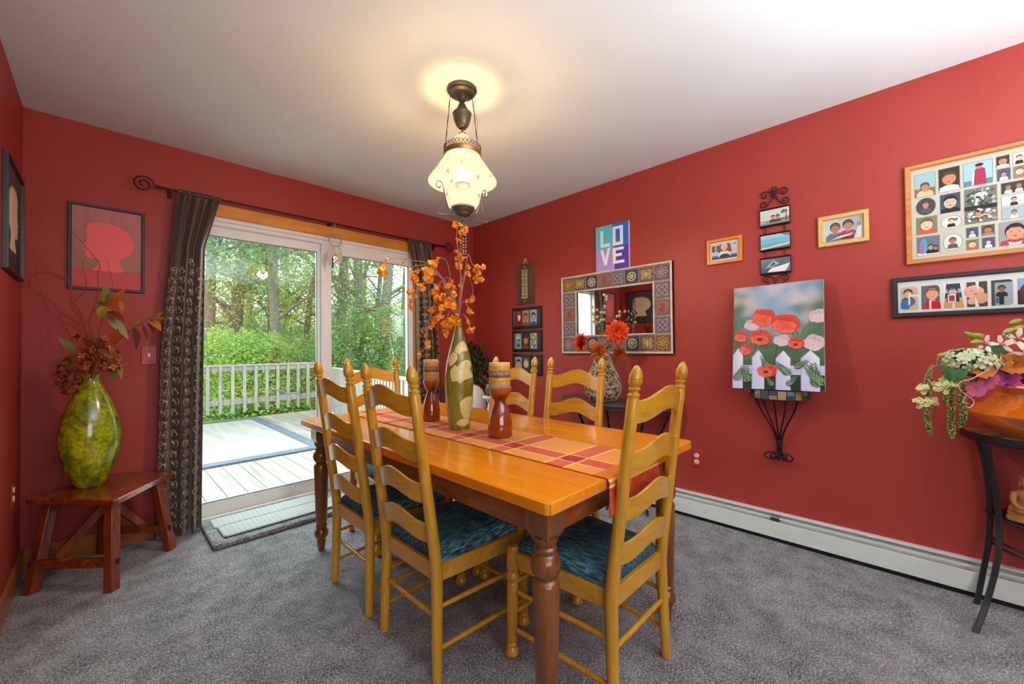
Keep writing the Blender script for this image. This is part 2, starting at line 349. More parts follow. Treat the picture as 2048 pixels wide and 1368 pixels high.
# baseboard heater
ht = thing('baseboard_heater', 'long white metal baseboard heater running along the foot of the right wall', 'heater', (XR-.035, 1.2, .02))
def LH(m, x0, x1, z0, z1, y0=-1.7, y1=3.22): return m.box(x0-XR+.035, x1-XR+.035, y0-1.2, y1-1.2, z0-.02, z1-.02)
LH(MB(), XR-.012, XR, .02, .157).build('back_panel', m_heater, ht)
m = LH(MB(), XR-.030, XR-.010, .146, .157); m.build('top_lip', m_heater, ht, bevel=.002)
LH(MB(), XR-.0455, XR-.043, .127, .137).build('damper', m_heater, ht)
m = LH(MB(), XR-.066, XR-.063, .024, .110); LH(m, XR-.066, XR-.058, .108, .116); m.build('front_panel', m_heater, ht, bevel=.0015)
m_fin = plain('dark_fins', (.03, .035, .035, 1), .6)
m = MB(); LH(m, XR-.058, XR-.013, .05, .10)
for yy in (-.6, .55, 1.62, 2.6): LH(m, XR-.060, XR-.02, .10, .133, yy, yy+.04)
m.build('heating_element', m_fin, ht)
LH(MB(), XR-.055, XR-.02, .0, .024).build('gap_shade_strip', m_black, ht)  # black strip stands in for the shade in the gap under the heater

# wall outlets and switch
m_plate = plain('red_painted_plate', (.42, .035, .038, 1), .35)
m_ivory = plain('ivory_plastic', (.75, .70, .58, 1), .35)
def outlet(u, v, wall, label, sw=False):
    o = onwall('light_switch' if sw else 'wall_outlet', label, 'switch' if sw else 'outlet', u, v, wall)
    MB().box(-.036, .036, -.006, 0, -.058, .058).build('cover_plate', m_plate, o, bevel=.003)
    if sw: MB().box(-.006, .006, -.016, -.006, -.012, .012).build('toggle', m_ivory, o, bevel=.002); return
    for z in (-.021, .021):
        f = MB().lathe([(.0155, 0), (.0165, .002), (.0165, .004), (.015, .005)], (0, -.006, z), 20, Matrix.Rotation(pi/2, 3, 'X'), 1, .9).build('socket', m_ivory, o)
        MB().box(-.006, -.0045, -.0118, -.011, z-.001, z+.006).box(.0045, .006, -.0118, -.011, z-.001, z+.006).lathe([(.002, -.0008), (.002, 0)], (0, -.0118, z-.007), 8, Matrix.Rotation(pi/2, 3, 'X')).build('slots', m_black, f)
outlet(1.02, .385, 'right', 'electrical outlet on a red plate on the right wall near the table corner')
outlet(3.02, .47, 'left', 'electrical outlet on the left wall beside the wooden bench')
outlet(.195, 1.115, 'back', 'red light switch plate half hidden beside the left brown curtain', True)

# ------------------------------------------------------------------ dining table
TX0, TX1, TY0, TY1, TZ = .79, 1.738, .652, 2.488, .742
tab = thing('dining_table', 'large honey pine dining table with turned legs and a glossy knotty top', 'table', ((TX0+TX1)/2, (TY0+TY1)/2, 0))
hx, hy = (TX1-TX0)/2, (TY1-TY0)/2
c = .013
octp = [(-hx+c, -hy), (hx-c, -hy), (hx, -hy+c), (hx, hy-c), (hx-c, hy), (-hx+c, hy), (-hx, hy-c), (-hx, -hy+c)]
MB().prism(octp, TZ-.034, TZ, 'xy').build('tabletop', m_top, tab, bevel=.004, bseg=2)
m_apX = wood('stained_apron_x', '#5d260b', '#853f10', '#9c5117', 'X', .3, .5, True)
ix, iy = hx-.085, hy-.085
for sx in (-1, 1): MB().box(sx*ix-.011, sx*ix+.011, -iy+.03, iy-.03, TZ-.135, TZ-.0345).build('apron', m_apron, tab, bevel=.002)
for sy in (-1, 1): MB().box(-ix+.03, ix-.03, sy*iy-.011, sy*iy+.011, TZ-.135, TZ-.0345).build('apron', m_apX, tab, bevel=.002)
lp = [(.001, 0), (.017, .001), (.021, .03), (.024, .052), (.021, .058), (.027, .066), (.036, .084), (.037, .10), (.031, .118), (.024, .126), (.031, .134), (.031, .142), (.026, .148),
      (.030, .16), (.034, .30), (.038, .44), (.039, .478), (.035, .487), (.027, .493), (.031, .50), (.040, .513), (.0435, .533), (.040, .552), (.030, .564), (.033, .57), (.033, .578), (.027, .584), (.036, .600), (.036, .612)]
for sx in (-1, 1):
    for sy in (-1, 1):
        m = MB().lathe(lp, (sx*ix, sy*iy, 0), 28)
        T = .041; m.loft([[(sx*ix+a*k, sy*iy+b*k, z) for a, b in ((-1, -1), (1, -1), (1, 1), (-1, 1))] for k, z in ((.026, .602), (T, .634), (T, TZ-.0345))])
        m.build('leg', m_tleg, tab)

# table runner: drapes over the near end
t = NT('woven_runner'); tc = t.n('ShaderNodeTexCoord'); sp = t.n('ShaderNodeSeparateXYZ'); t.l(tc.outputs['UV'], sp.inputs[0])
def stripes(sock, edges):      # edges: [(start, value)...] constant ramp over 0..1
    r = t.n('ShaderNodeValToRGB'); r.color_ramp.interpolation = 'CONSTANT'; e = r.color_ramp.elements
    while len(e) < len(edges): e.new(.5)
    for k, (p, val) in enumerate(edges): e[k].position = p; e[k].color = (val, val, val, 1)
    t.l(sock, r.inputs[0]); return r.outputs[0]
cx = stripes(sp.outputs[0], [(0, 0), (.22, 1), (.41, 0)])
m3 = t.n('ShaderNodeMath', operation='MULTIPLY'); m3.operation = 'MULTIPLY_ADD'; m3.inputs[1].default_value = 6.73; m3.inputs[2].default_value = .08; t.l(sp.outputs[1], m3.inputs[0])
m4 = t.n('ShaderNodeMath', operation='FRACT'); t.l(m3.outputs[0], m4.inputs[0])
cy = stripes(m4.outputs[0], [(0, 1), (.24, 0)])
base = '#d8944e'
c = t.mix(cx, base, '#c0564a'); c = t.mix(cy, c, '#c4624e'); mm = t.n('ShaderNodeMath', operation='MULTIPLY'); t.l(cx, mm.inputs[0]); t.l(cy, mm.inputs[1]); c = t.mix(mm.outputs[0], c, '#9c2846')
lx = stripes(sp.outputs[0], [(0, 0), (.19, 1), (.205, 0), (.43, 1), (.45, 0)]); ly = stripes(m4.outputs[0], [(0, 0), (.25, 1), (.285, 0), (.95, 1), (.985, 0)])
c = t.mix(lx, c, '#e6b870'); c = t.mix(ly, c, '#e6b870')
endb = stripes(sp.outputs[1], [(0, 1), (.034, 0)]); enl = stripes(sp.outputs[1], [(0, 0), (.035, 1), (.037, 0), (.042, 1), (.044, 0)]); enz = stripes(sp.outputs[1], [(0, 1), (.072, 0)]); c = t.mix(enz, c, '#c9702e'); c = t.mix(endb, c, '#a8382a'); c = t.mix(enl, c, '#e6b870')
wv = t.noise(t.obj((500, 500, 500)), 1.2, 2); c = t.mix(t.ramp(t.noise(t.obj(), 60, 3), [(.45, (0, 0, 0, 1)), (.7, (.5,)*3+(1,))]), c, '#d2703c')
m_run = t.base(c, .85, spec=.2); t.bump(wv, .35, .001)
def runner():
    x0, x1 = 1.055, 1.385; dr = .078; rr = .012; prof = []    # (s, y, z): along the near drop, over the edge, to the far end
    yb = TY0-.008
    for i in range(12): k = i/11; prof.append((yb-.004-.002*(1-k), TZ-rr-dr*(1-k)))
    for i in range(1, 6): a = pi-pi/2*i/5; prof.append((yb+rr+rr*cos(a)-.004, TZ+.0025-rr+rr*sin(a)))
    n = 60
    for i in range(1, n+1): prof.append((yb+rr-.004+(TY1+.0-.012-yb-rr)*i/n, TZ+.0025))
    L = [0]
    for i in range(1, len(prof)): L.append(L[-1]+math.hypot(prof[i][0]-prof[i-1][0], prof[i][1]-prof[i-1][1]))
    me_v = []; uv = []
    nu = 18
    for j, (y, z) in enumerate(prof):
        for i in range(nu+1):
            u = i/nu; hang = max(0, TZ-.014-z)/.12; skew = (1-u)*.03*hang
            me_v.append((x0+(x1-x0)*u-.012*hang*(1-2*u), y-hang*.003*sin(u*7+1), z-skew)); uv.append((u, L[j]/L[-1]))
    me = bpy.data.meshes.new('table_runner'); fs = [(j*(nu+1)+i, j*(nu+1)+i+1, (j+1)*(nu+1)+i+1, (j+1)*(nu+1)+i) for j in range(len(prof)-1) for i in range(nu)]
    me.from_pydata(me_v, [], fs); l = me.uv_layers.new(name='UVMap')
    for lp_ in me.loops: l.data[lp_.index].uv = uv[lp_.vertex_index]
    me.materials.append(m_run); me.polygons.foreach_set('use_smooth', [True]*len(me.polygons))
    o = bpy.data.objects.new('table_runner', me); COL.objects.link(o); md = o.modifiers.new('s', 'SOLIDIFY'); md.thickness = .0022; md.offset = 1
    tag(o, 'orange and red checked woven runner hanging over the near end of the dining table', 'table runner')
runner()

# ------------------------------------------------------------------ ladder-back chairs (local: +y is the front)
def rear(z):   # centre line of a rear post: (lateral, y)
    if z < .38: k = z/.38; return .183-.011*k, -.205+.010*k
    k = (z-.38)/(1.085-.38); return .172-.004*k, -.195-.095*k
def make_chair(label):
    r = thing('dining_chair', label, 'chair', group='ladder-back chairs around the dining table')
    for s in (-1, 1):
        m = MB(); rs = []
        prof = [(0, .013), (.004, .0165), (.10, .0185), (.30, .0205), (.36, .0215), (.44, .0215), (.60, .020), (.85, .019), (.980, .0185), (.986, .0165), (.990, .0165), (.994, .019), (.998, .0185), (1.002, .013), (1.008, .0125), (1.012, .0175), (1.017, .0175), (1.020, .0135), (1.024, .0165), (1.034, .0205), (1.040, .0205), (1.0405, .0195), (1.044, .0195), (1.0445, .0205), (1.055, .0195), (1.068, .015), (1.078, .009), (1.084, .003)]
        for z, q in prof:
            x, y = rear(z); rs.append([(s*x+q*cos(2*pi*i/20), y+q*sin(2*pi*i/20), z) for i in range(20)])
        m.loft(rs).build('rear_post', m_chair, r)
        lx = lambda z: s*(.205-.004*z/.4)
        fp = [(0, .012), (.006, .020), (.018, .0265), (.034, .0235), (.044, .016), (.049, .020), (.054, .020), (.058, .017), (.064, .0195), (.20, .021), (.272, .0205), (.278, .017), (.284, .021), (.296, .0245), (.308, .021), (.314, .017), (.320, .021), (.334, .023), (.400, .022), (.408, .019), (.412, .010)]
        m = MB().loft([[(lx(z)+q*cos(2*pi*i/20), .198+.006*(1-z/.4)+q*sin(2*pi*i/20), z) for i in range(20)] for z, q in fp])
        m.build('front_leg', m_chair, r)
    # seat frame
    m = MB(); zr0, zr1 = .333, .392
    m.beam((-.172, -.19, .362), (-.200, .198, .362), .019, zr1-zr0, (1, 0, 0)) if 0 else None
    for s in (-1, 1):
        a = (s*.170, -.192); b = (s*.200, .195); q = .0095
        m.loft([[(p[0]+dx, p[1], z) for dx, z in ((-q, zr0), (q, zr0), (q, zr1), (-q, zr1))] for p in (a, b)])
    m.box(-.165, .165, -.203, -.186, zr0, zr1).box(-.195, .195, .190, .209, zr0, zr1).build('seat_frame', m_chairX, r, bevel=.002)
    # cushion
    n = 18
    def F(u, v, top):
        y = -.188+.382*v; w = .172+.022*v; x = (2*u-1)*w
        e = (1-abs(2*u-1)**7)*(1-abs(2*v-1)**7)
        bulge = max(0, e)**.38
        return (x*(.93+.09*bulge if abs(2*u-1) < 1 else 1), y, (.392+.048*bulge+.006*e*(1-(2*u-1)**2)) if top else .385)
    m = MB(); m.grid(lambda u, v: F(u, v, True), n*2, n*2)
    seat = m.build('seat_cushion', m_seat, r, ang=70); md = seat.modifiers.new('so', 'SOLIDIFY'); md.thickness = .006
    # slats: camel-back, bowed backwards
    for zi, zc in enumerate((.505, .645, .790, .945)):
        x0, _ = rear(zc); _, y0 = rear(zc); y0 = rear(zc)[1]; m = MB(); rs = []
        N = 24
        for i in range(N+1):
            u = -1+2*i/N; x = u*(x0-.006); hump = .5+.5*cos(pi*min(1, abs(u)*1.12)); bow = -.030*(1-u*u)
            up = .034+.036*hump+(.010 if abs(u) > .93 else 0); lo = -.036+.030*hump
            yt = y0+bow-.004; sl = -.135
            rs.append([(x, yt-.0045+sl*lo, zc+lo), (x, yt+.0045+sl*lo, zc+lo), (x, yt+.0045+sl*up, zc+up), (x, yt-.0045+sl*up, zc+up)])
        m.loft(rs).build('ladder_slat', m_chairX, r, bevel=.0018)
    # stretchers
    def st(a, b, q=.0095):
        P = [Vector(a).lerp(Vector(b), k/8) for k in range(9)]
        return MB().tube(P, [q*(.78+.22*sin(pi*k/8)) for k in range(9)], 12).build('stretcher', m_chair, r)
    for s in (-1, 1):
        for z in (.108, .247): st((s*rear(z)[0], rear(z)[1], z), (s*.204, .202, z))
    st((-rear(.214)[0], rear(.214)[1], .214), (rear(.214)[0], rear(.214)[1], .214))
    for z in (.16, .27): st((-.204, .2, z), (.204, .2, z))
    return r
chairs = [
 ((1.005, 1.345), -pi/2, 'pine ladder-back chair on the left side of the table, by its front corner'),
 ((1.005, 1.842), -pi/2, 'pine ladder-back chair on the left side of the table, nearer the glass door'),
 ((1.264, .856), 0, 'pine ladder-back chair at the near end of the table, its back to the viewer'),
 ((1.522, 1.298), pi/2, 'pine ladder-back chair across the table in front of the thin-legged console table'),
 ((1.522, 1.76), pi/2, 'pine ladder-back chair across the table behind the amber candle holder'),
 ((1.28, 2.305), pi, 'orange pine ladder-back chair at the far end of the table before the glass door')]
proto = make_chair(chairs[0][2])
for i, ((x, y), a, lb) in enumerate(chairs):
    o = proto if i == 0 else copy_tree(proto)
    o.location = (x, y, 0); o.rotation_euler.z = a; o['label'] = lb

# ------------------------------------------------------------------ hanging lamp
LXc, LYc = 1.262, 1.578
lamp = thing('pendant_lamp', 'vintage brass oil-lamp style pendant with white glass shade over the table', 'lamp', (LXc, LYc, H))
def P(z): return z-H
MB().lathe([(.074, 0), (.075, -.008), (.070, -.012), (.062, -.017), (.066, -.021), (.058, -.027), (.040, -.033), (.026, -.042), (.020, -.052), (.012, -.06), (.003, -.064)], (0, 0, 0), 40).build('ceiling_canopy', m_dbrass, lamp)
MB().lathe([(.003, P(2.372)), (.012, P(2.371)), (.018, P(2.362)), (.022, P(2.350)), (.034, P(2.332)), (.044, P(2.322)), (.048, P(2.316)), (.046, P(2.310)), (.044, P(2.300)), (.040, P(2.280)), (.031, P(2.258)), (.020, P(2.244)), (.006, P(2.238)), (.003, P(2.225))], (0, 0, 0), 36).build('counterweight', m_dbrass, lamp)
ax = Vector((.968, -.25, 0)).normalized()            # harp plane
fwd = Vector((.713, .70, 0)); rt = Vector((.70, -.713, 0))
for k, (a, b) in enumerate(((rt*-.058, rt*-.088), (rt*.050, rt*.078), (rt*.058, rt*.086))):
    pts = [Vector((a.x, a.y, -.02)).lerp(Vector((b.x, b.y, P(2.135))), i/14) for i in range(15)]
    if k == 2:
        for i in range(15): pts[i] += rt*.006*sin(i*1.1)
    MB().tube(pts, (lambda q: .0021+.0007*sin(q*240)) if k < 2 else .0012, 6).build('hanging_chain', m_bronze if k < 2 else m_gold, lamp)
for s in (-1, 1): MB().tube([rt*s*.02+Vector((0, 0, -.05)), rt*s*.008+Vector((0, 0, P(2.366)))], .0018, 6).build('pulley_wire', m_dbrass, lamp)
m = MB().lathe([(.010, P(2.222)), (.020, P(2.216)), (.022, P(2.210)), (.012, P(2.206))], (0, 0, 0), 24); m.build('smoke_bell_cap', m_dbrass, lamp)
m = MB(); rs = []
for r0, z in ((.014, 2.208), (.022, 2.206), (.034, 2.199), (.043, 2.188)): rs.append([((r0+(.003*cos(12*a) if r0 > .04 else 0))*cos(a), (r0+(.003*cos(12*a) if r0 > .04 else 0))*sin(a), P(z)) for a in [2*pi*i/72 for i in range(72)]])
m.loft(rs, False).build('smoke_bell', m_shade, lamp)
MB().lathe([(.020, P(2.185)), (.024, P(2.17)), (.024, P(2.12)), (.034, P(2.05)), (.036, P(1.99)), (.030, P(1.955))], (0, 0, 0), 28, caps=False).build('chimney', m_shade, lamp)
MB().lathe([(.089, P(2.128)), (.094, P(2.124)), (.094, P(2.112)), (.090, P(2.106)), (.090, P(2.098)), (.083, P(2.096)), (.083, P(2.126))], (0, 0, 0), 48, caps=False).build('gallery_ring', m_gold, lamp)
m = MB()
for i in range(30):
    a = 2*pi*i/30; c = Vector((.092*cos(a), .092*sin(a), P(2.132))); tg = Vector((-sin(a), cos(a), 0))
    m.tube([c+tg*.0085*cos(b)+Vector((0, 0, .0075+.0085*sin(b))) for b in [2*pi*j/9 for j in range(9)]], .0015, 5, True)
m.build('gallery_beads', m_brass, lamp)
MB().lathe([(.086, P(2.1035)), (.060, P(2.112)), (.026, P(2.118)), (.026, P(2.116)), (.060, P(2.110)), (.086, P(2.1015))], (0, 0, 0), 40, caps=False).build('halo_diffuser', m_shade, lamp)  # glass ring added to soften the lamp's halo on the ceiling
MB().lathe([(.084, P(2.104)), (.088, P(2.094)), (.110, P(2.062)), (.150, P(2.004)), (.170, P(1.975)), (.1715, P(1.969)), (.168, P(1.968)), (.147, P(1.999)), (.085, P(2.088))], (0, 0, 0), 56, caps=False).build('glass_shade', m_shade, lamp)
MB().lathe([(.028, P(1.955)), (.045, P(1.950)), (.066, P(1.930)), (.080, P(1.898)), (.080, P(1.868)), (.068, P(1.845)), (.050, P(1.832))], (0, 0, 0), 40, caps=False).build('font_glass', m_shade, lamp)
MB().lathe([(.026, P(1.962)), (.038, P(1.962)), (.040, P(1.955)), (.036, P(1.950)), (.026, P(1.950))], (0, 0, 0), 32, caps=False).build('burner_ring', m_gold, lamp)
MB().lathe([(.002, P(1.800)), (.022, P(1.801)), (.036, P(1.806)), (.036, P(1.812)), (.046, P(1.818)), (.056, P(1.832)), (.062, P(1.846)), (.058, P(1.846)), (.04, P(1.83))], (0, 0, 0), 40).build('font_base', m_dbrass, lamp)
MB().sphere((0, 0, P(2.03)), .026, 16, 12, (.026, .026, .038)).build('bulb', m_bulb, lamp)
for s in (-1, 1):
    d = ax*s
    def A(u, z, w=0): return Vector((d.x*u, d.y*u, P(z)))
    arm = bez([A(.0, 1.792), A(.045, 1.800), A(.078, 1.83), A(.092, 1.88), A(.100, 1.925), A(.112, 1.950), A(.128, 1.952), A(.137, 1.938), A(.132, 1.922), A(.120, 1.922), A(.118, 1.932)], 6)
    MB().tube(arm, .0035, 8).build('scroll_arm', m_dbrass, lamp)
    MB().tube(bez([A(.098, 1.93), A(.104, 1.88), A(.116, 1.83), A(.136, 1.79), A(.10, 1.793), A(.05, 1.792), A(.0, 1.79)], 6), .003, 8).build('bottom_brace', m_dbrass, lamp)
    MB().tube([A(.058, 1.84), A(.084, 1.90), A(.070, 1.97), A(.082, 2.10)], .0022, 6).build('harp_rod', m_gold, lamp)
MB().tube([(0, 0, P(1.802)), (0, 0, P(1.765))], .003, 8).sphere((0, 0, P(1.775)), .006).build('finial_hook', m_dbrass, lamp)
# bead strands hanging under the lamp
st_ = thing('beaded_tassel', 'small tassel of red and white beaded strings hanging under the pendant lamp', 'tassel', (LXc, LYc, 1.765))
m = MB()
for a in [2*pi*i/10 for i in range(10)]:
    for b in (0,): m.sphere((.016*cos(a), .016*sin(a), -.012), .0035, 6, 4)
m.build('bead_ring', m_gold, st_)
mc = [plain('bead_white', (.8, .75, .65, 1), .3), plain('bead_dark', (.05, .01, .01, 1), .3), plain('bead_red', (.5, .03, .02, 1), .3)]
for i in range(6):
    m = MB(); x, y = .015*cos(i*1.05), .015*sin(i*1.05)
    for j in range(26): m.k = (0, 1, 0, 1, 2)[(j+i) % 5]; m.sphere((x, y, -.016-j*.0062), .003, 6, 4)
    m.build('bead_string', mc, st_)
# ------------------------------------------------------------------ wall art
def adj(y, z, d): k = (XR-d)/XR; return y*k, 1.1393+(z-1.1393)*k     # wall-plane reading -> depth d in front of the right wall
def bounds(y0, y1, z0, z1, d): a = adj(y0, z0, d); b = adj(y1, z1, d); return (a[0]+b[0])/2, (a[1]+b[1])/2, abs(a[0]-b[0]), abs(b[1]-a[1])

# LOVE canvas
u, v, w, h = bounds(1.788, 1.498, 1.738, 2.10, .022)
o = onwall('love_canvas', 'small blue and purple canvas reading LOVE above the tiled mirror', 'painting', u, v, 'right')
MB().box(-w/2, w/2, -.02, 0, -h/2, h/2).build('canvas', m_whitemat, o, bevel=.002)
a = Art(-.0202)
X = lambda k: -w/2+w*k; Z = lambda k: h/2-h*k
a.rect(X(0), Z(.51), X(.52), Z(0), '#5cc7de').rect(X(.52), Z(.51), X(1), Z(0), '#2f74d6').rect(X(0), Z(1), X(.58), Z(.51), '#b296e0').rect(X(.58), Z(1), X(1), Z(.51), '#5a3bb0')
def bar(u0, v0, u1, v1): a.rect(X(u0), Z(v1), X(u1), Z(v0), '#eef0f2')
bar(.15, .10, .24, .47); bar(.15, .40, .44, .47)
bar(.53, .07, .62, .48); bar(.75, .07, .84, .48); bar(.53, .07, .84, .13); bar(.53, .41, .84, .48)
a.poly([(X(.14), Z(.53)), (X(.24), Z(.52)), (X(.30), Z(.73)), (X(.37), Z(.50)), (X(.46), Z(.50)), (X(.34), Z(.87)), (X(.27), Z(.87))], '#eef0f2')
bar(.53, .53, .62, .87); bar(.53, .53, .86, .59); bar(.53, .66, .80, .72); bar(.53, .81, .87, .87)
a.build('painted_face', m_print, o, flip=False)

# tiled mirror
D0 = .028
u, v, w, h = bounds(2.143, 1.172, 1.084, 1.741, D0)
mir = onwall('tiled_mirror', 'wide wall mirror framed with carved multicoloured flower tiles', 'mirror', u, v, 'right')
iu0, iv0, iw, ih = bounds(1.985, 1.316, 1.236, 1.596, D0); cu = -(iu0-u); cv = iv0-v
L, Rr, B_, T_ = cu-iw/2, cu+iw/2, cv-ih/2, cv+ih/2
m_fcl = plain('terracotta_wash', (.36, .25, .20, 1), .7, var=.25); m_lime = plain('limewashed_edge', (.62, .56, .48, 1), .7, var=.15, bump=.3)
f = MB(); f.box(-w/2, w/2, -D0+.006, 0, T_, h/2).box(-w/2, w/2, -D0+.006, 0, -h/2, B_).box(-w/2, L, -D0+.006, 0, B_, T_).box(Rr, w/2, -D0+.006, 0, B_, T_).build('mirror_frame', m_fcl, mir)
frame_bm(w, h, .016, D0+.002).build('outer_edge', m_lime, mir)
fi = frame_bm(iw+.024, ih+.024, .012, D0+.002); fi.v = [(p[0]+cu, p[1], p[2]+cv) for p in fi.v]; fi.build('inner_edge', m_lime, mir)
MB().box(L, Rr, -.012, -.008, B_, T_).build('mirror_glass', m_mirror, mir)
def motif(kind, s):
    a = Art(-D0+.006-.0005); a.st = .00035
    bgs = {'flower': '#8d6a5c', 'cross': '#6f6a6a', 'disc': '#36465a', 'sun': '#85605a', 'scroll': '#75584c', 'gold': '#80603c', 'plum': '#6b5660'}
    a.rect(-s, -s, s, s, '#5f4136'); a.rect(-s*.95, -s*.95, s*.95, s*.95, bgs[kind])
    def petals(n, r, l, w_, c, off=0, core=None):
        for i in range(n):
            q = off+2*pi*i/n; cx_, cz = r*cos(q), r*sin(q)
            pts = [(cx_+l*cos(t_)*cos(q)-w_*sin(t_)*sin(q), cz+l*cos(t_)*sin(q)+w_*sin(t_)*cos(q)) for t_ in [2*pi*k/14 for k in range(14)]]
            a.poly(pts, c)
            if core: a.poly([(cx_+(p[0]-cx_)*.55, cz+(p[1]-cz)*.55) for p in pts], core)
    if kind in ('gold', 'plum'):
        c1, c2 = ('#b8924e', '#6d4022') if kind == 'gold' else ('#a092a0', '#6d4350')
        petals(4, s*.55, s*.34, s*.2, c1, pi/4, c2); petals(4, s*.55, s*.33, s*.19, c1, 0, c2); a.ell(0, 0, s*.17, s*.17, c1, 14)
    elif kind == 'cross': petals(4, s*.52, s*.46, s*.3, '#8796a2', pi/4, '#8e3f42'); a.ell(0, 0, s*.2, s*.2, '#3c4a5a', 14); a.ell(0, 0, s*.1, s*.1, '#a8484c', 10)
    elif kind == 'disc': a.ell(0, 0, s*.66, s*.66, '#c4bda6', 26); a.ell(0, 0, s*.52, s*.52, '#4d4636', 24); petals(6, s*.27, s*.2, s*.11, '#c9a94c'); a.ell(0, 0, s*.08, s*.08, '#c9a94c', 10)
    elif kind == 'sun': petals(16, s*.58, s*.34, s*.065, '#b07f78'); petals(16, s*.5, s*.26, s*.03, '#9a3f44', pi/16); a.ell(0, 0, s*.24, s*.24, '#b04c50', 16); a.ell(0, 0, s*.13, s*.13, '#52606e', 12)
    elif kind == 'scroll':
        for q in (1, -1):
            a.line([(q*(p[0]), p[1]) for p in spiral((s*.42, s*.38), s*.36, s*.06, pi*1.15, 1.3, 18)], s*.17, '#b09a60')
            a.line([(q*(p[0]), p[1]) for p in spiral((s*.42, -s*.40), s*.34, s*.06, pi*.85, -1.2, 18)], s*.17, '#b09a60')
        a.poly([(-s*.14, 0), (0, -s*.75), (s*.14, 0), (0, s*.75)], '#c9b070')
    return a
ox = w/2-.014; n8 = 8; cw = (w-.028)/8; th = (h/2-.014-T_-.012); bh = (B_+h/2-.014-.012)
top = ['gold', 'scroll', 'disc', 'sun', 'cross', 'disc', 'scroll', 'plum']; bot = ['plum', 'scroll', 'disc', 'cross', 'sun', 'disc', 'scroll', 'gold']
def tile(kind, x, z, sx, sz):
    a = motif(kind, 1); a.v = [(x+p[0]*sx, p[1], z+p[2]*sz) for p in a.v]; a.build('carved_tile', m_paint, mir, flip=False)
for i in range(8):
    x = -ox+cw*(i+.5)
    tile(top[i], x, h/2-.014-th/2, cw/2*.94, th/2*.9); tile(bot[i], x, -h/2+.014+bh/2, cw/2*.94, bh/2*.9)
lw = L+w/2-.014-.012; rw = w/2-Rr-.014-.012
for k, kd in enumerate(('cross', 'sun', 'cross')):
    z = T_+.006-(T_-B_+.012)*(k+.5)/3
    tile(kd, -w/2+.014+lw/2, z, lw/2*.92, (T_-B_)/6*.94); tile(kd, w/2-.014-rw/2, z, rw/2*.92, (T_-B_)/6*.94)

# small plaque
u, v, w, h = bounds(2.682, 2.468, 1.549, 1.934, .018)
o = onwall('carved_plaque', 'narrow brown wooden plaque with a pale embossed strip near the room corner', 'plaque', u, v, 'right')
m_barn = wood('barn_wood', '#3f2a1e', '#5d4130', '#745442', 'Z', .7, 0)
MB().box(-w/2, w/2, -.014, 0, -h/2, h/2).box(-w*.36, w*.36, -.018, -.014, -h*.45, h*.45).build('board', m_barn, o, bevel=.003)
a = Art(-.0185, .0008); a.rect(-w*.17, -h*.36, w*.17, h*.36, '#b6a68a')
for k in range(6):
    z = -h*.30+h*.12*k; a.ringp([(w*.12*cos(2*pi*i/10), z+w*.12*sin(2*pi*i/10)) for i in range(10)], .008, '#6a5238') if k % 2 else a.rect(-w*.10, z-.008, w*.10, z+.008, '#7d6244')
    a.ell(0, z, .006, .006, '#4a3626', 8)
a.build('embossed_strip', m_paint, o, flip=False)
for z in (-1, 1): MB().lathe([(.006, 0), (.005, .003), (.001, .004)], (0, -.018, z*h*.42), 10, Matrix.Rotation(pi/2, 3, 'X')).build('screw', m_whitemat, o)
MB().tube([(-.022, -.006, h/2-.004), (-.004, -.006, h/2+.05), (.004, -.006, h/2+.05), (.022, -.006, h/2-.004)], .004, 6).build('hanging_cord', m_lime, o)

# photographs
def face(a, x0, z0, x1, z1, bg, skin, hair, shirt, sc=1.15):
    """close portrait clipped to the window"""
    w, h = x1-x0, z1-z0; a.rect(x0, z0, x1, z1, bg); cx_ = (x0+x1)/2; s = min(w, h)*sc
    a.poly([(x0, z0), (x1, z0), (x1-.05*w, z0+.18*h), (cx_+.15*w, z0+.26*h), (cx_-.15*w, z0+.26*h), (x0+.05*w, z0+.18*h)], shirt)
    ry = min(.33*h, .38*s); rx = min(.42*w, ry*.8); cz = z0+.55*h
    a.ell(cx_, cz+.10*ry, rx*1.1, ry*1.08, hair, 18); a.ell(cx_, cz-.08*ry, rx*.95, ry*.95, skin, 18)
    for e in (-1, 1): a.ell(cx_+e*rx*.4, cz+ry*.05, rx*.11, ry*.05, '#3a241a', 8)
    a.ell(cx_, cz-ry*.52, rx*.26, ry*.08, '#93483c', 10); a.poly([(cx_-rx, cz+.1*ry), (cx_-rx*.75, cz+.75*ry), (cx_, cz+1.0*ry), (cx_+rx*.75, cz+.75*ry), (cx_+rx, cz+.1*ry), (cx_+rx*.55, cz+.55*ry), (cx_-rx*.4, cz+.6*ry)], hair)
SK = ['#c98f70', '#b97a58', '#d9a487', '#e0b598', '#a9694a']; HA = ['#2a1c14', '#4a3222', '#1c1614', '#6d5238']
def outdoor(a, x0, z0, x1, z1, top, low, shirt, rnd, n=1):
    a.poly([(x0, z0+(z1-z0)*.35), (x1, z0+(z1-z0)*.35), (x1, z1), (x0, z1)], top); a.rect(x0, z0, x1, z0+(z1-z0)*.38, low)
    for k in range(10):
        r = (x1-x0)*.07; a.blob(rnd.uniform(x0+r*1.3, x1-r*1.3), rnd.uniform(z0+r*1.3, z0+(z1-z0)*.42), r, rnd.choice(['#6b6a4c', '#8d7f62', '#b9ad92', low]), .3, 8, rnd)
    for k in range(n): a.person(x0+(x1-x0)*(k+1)/(n+1), z0, (z1-z0)*.62, shirt, rnd.choice(SK), rnd.choice(HA), min(1, (x1-x0)/(z1-z0)/.62/.9/n))
tri = [(1.318, 1.518, 'topmost', 'with a red and white toy picture'), (1.10, 1.300, 'middle', 'between the other two'), (.882, 1.075, 'lowest', 'behind the chair tops')]
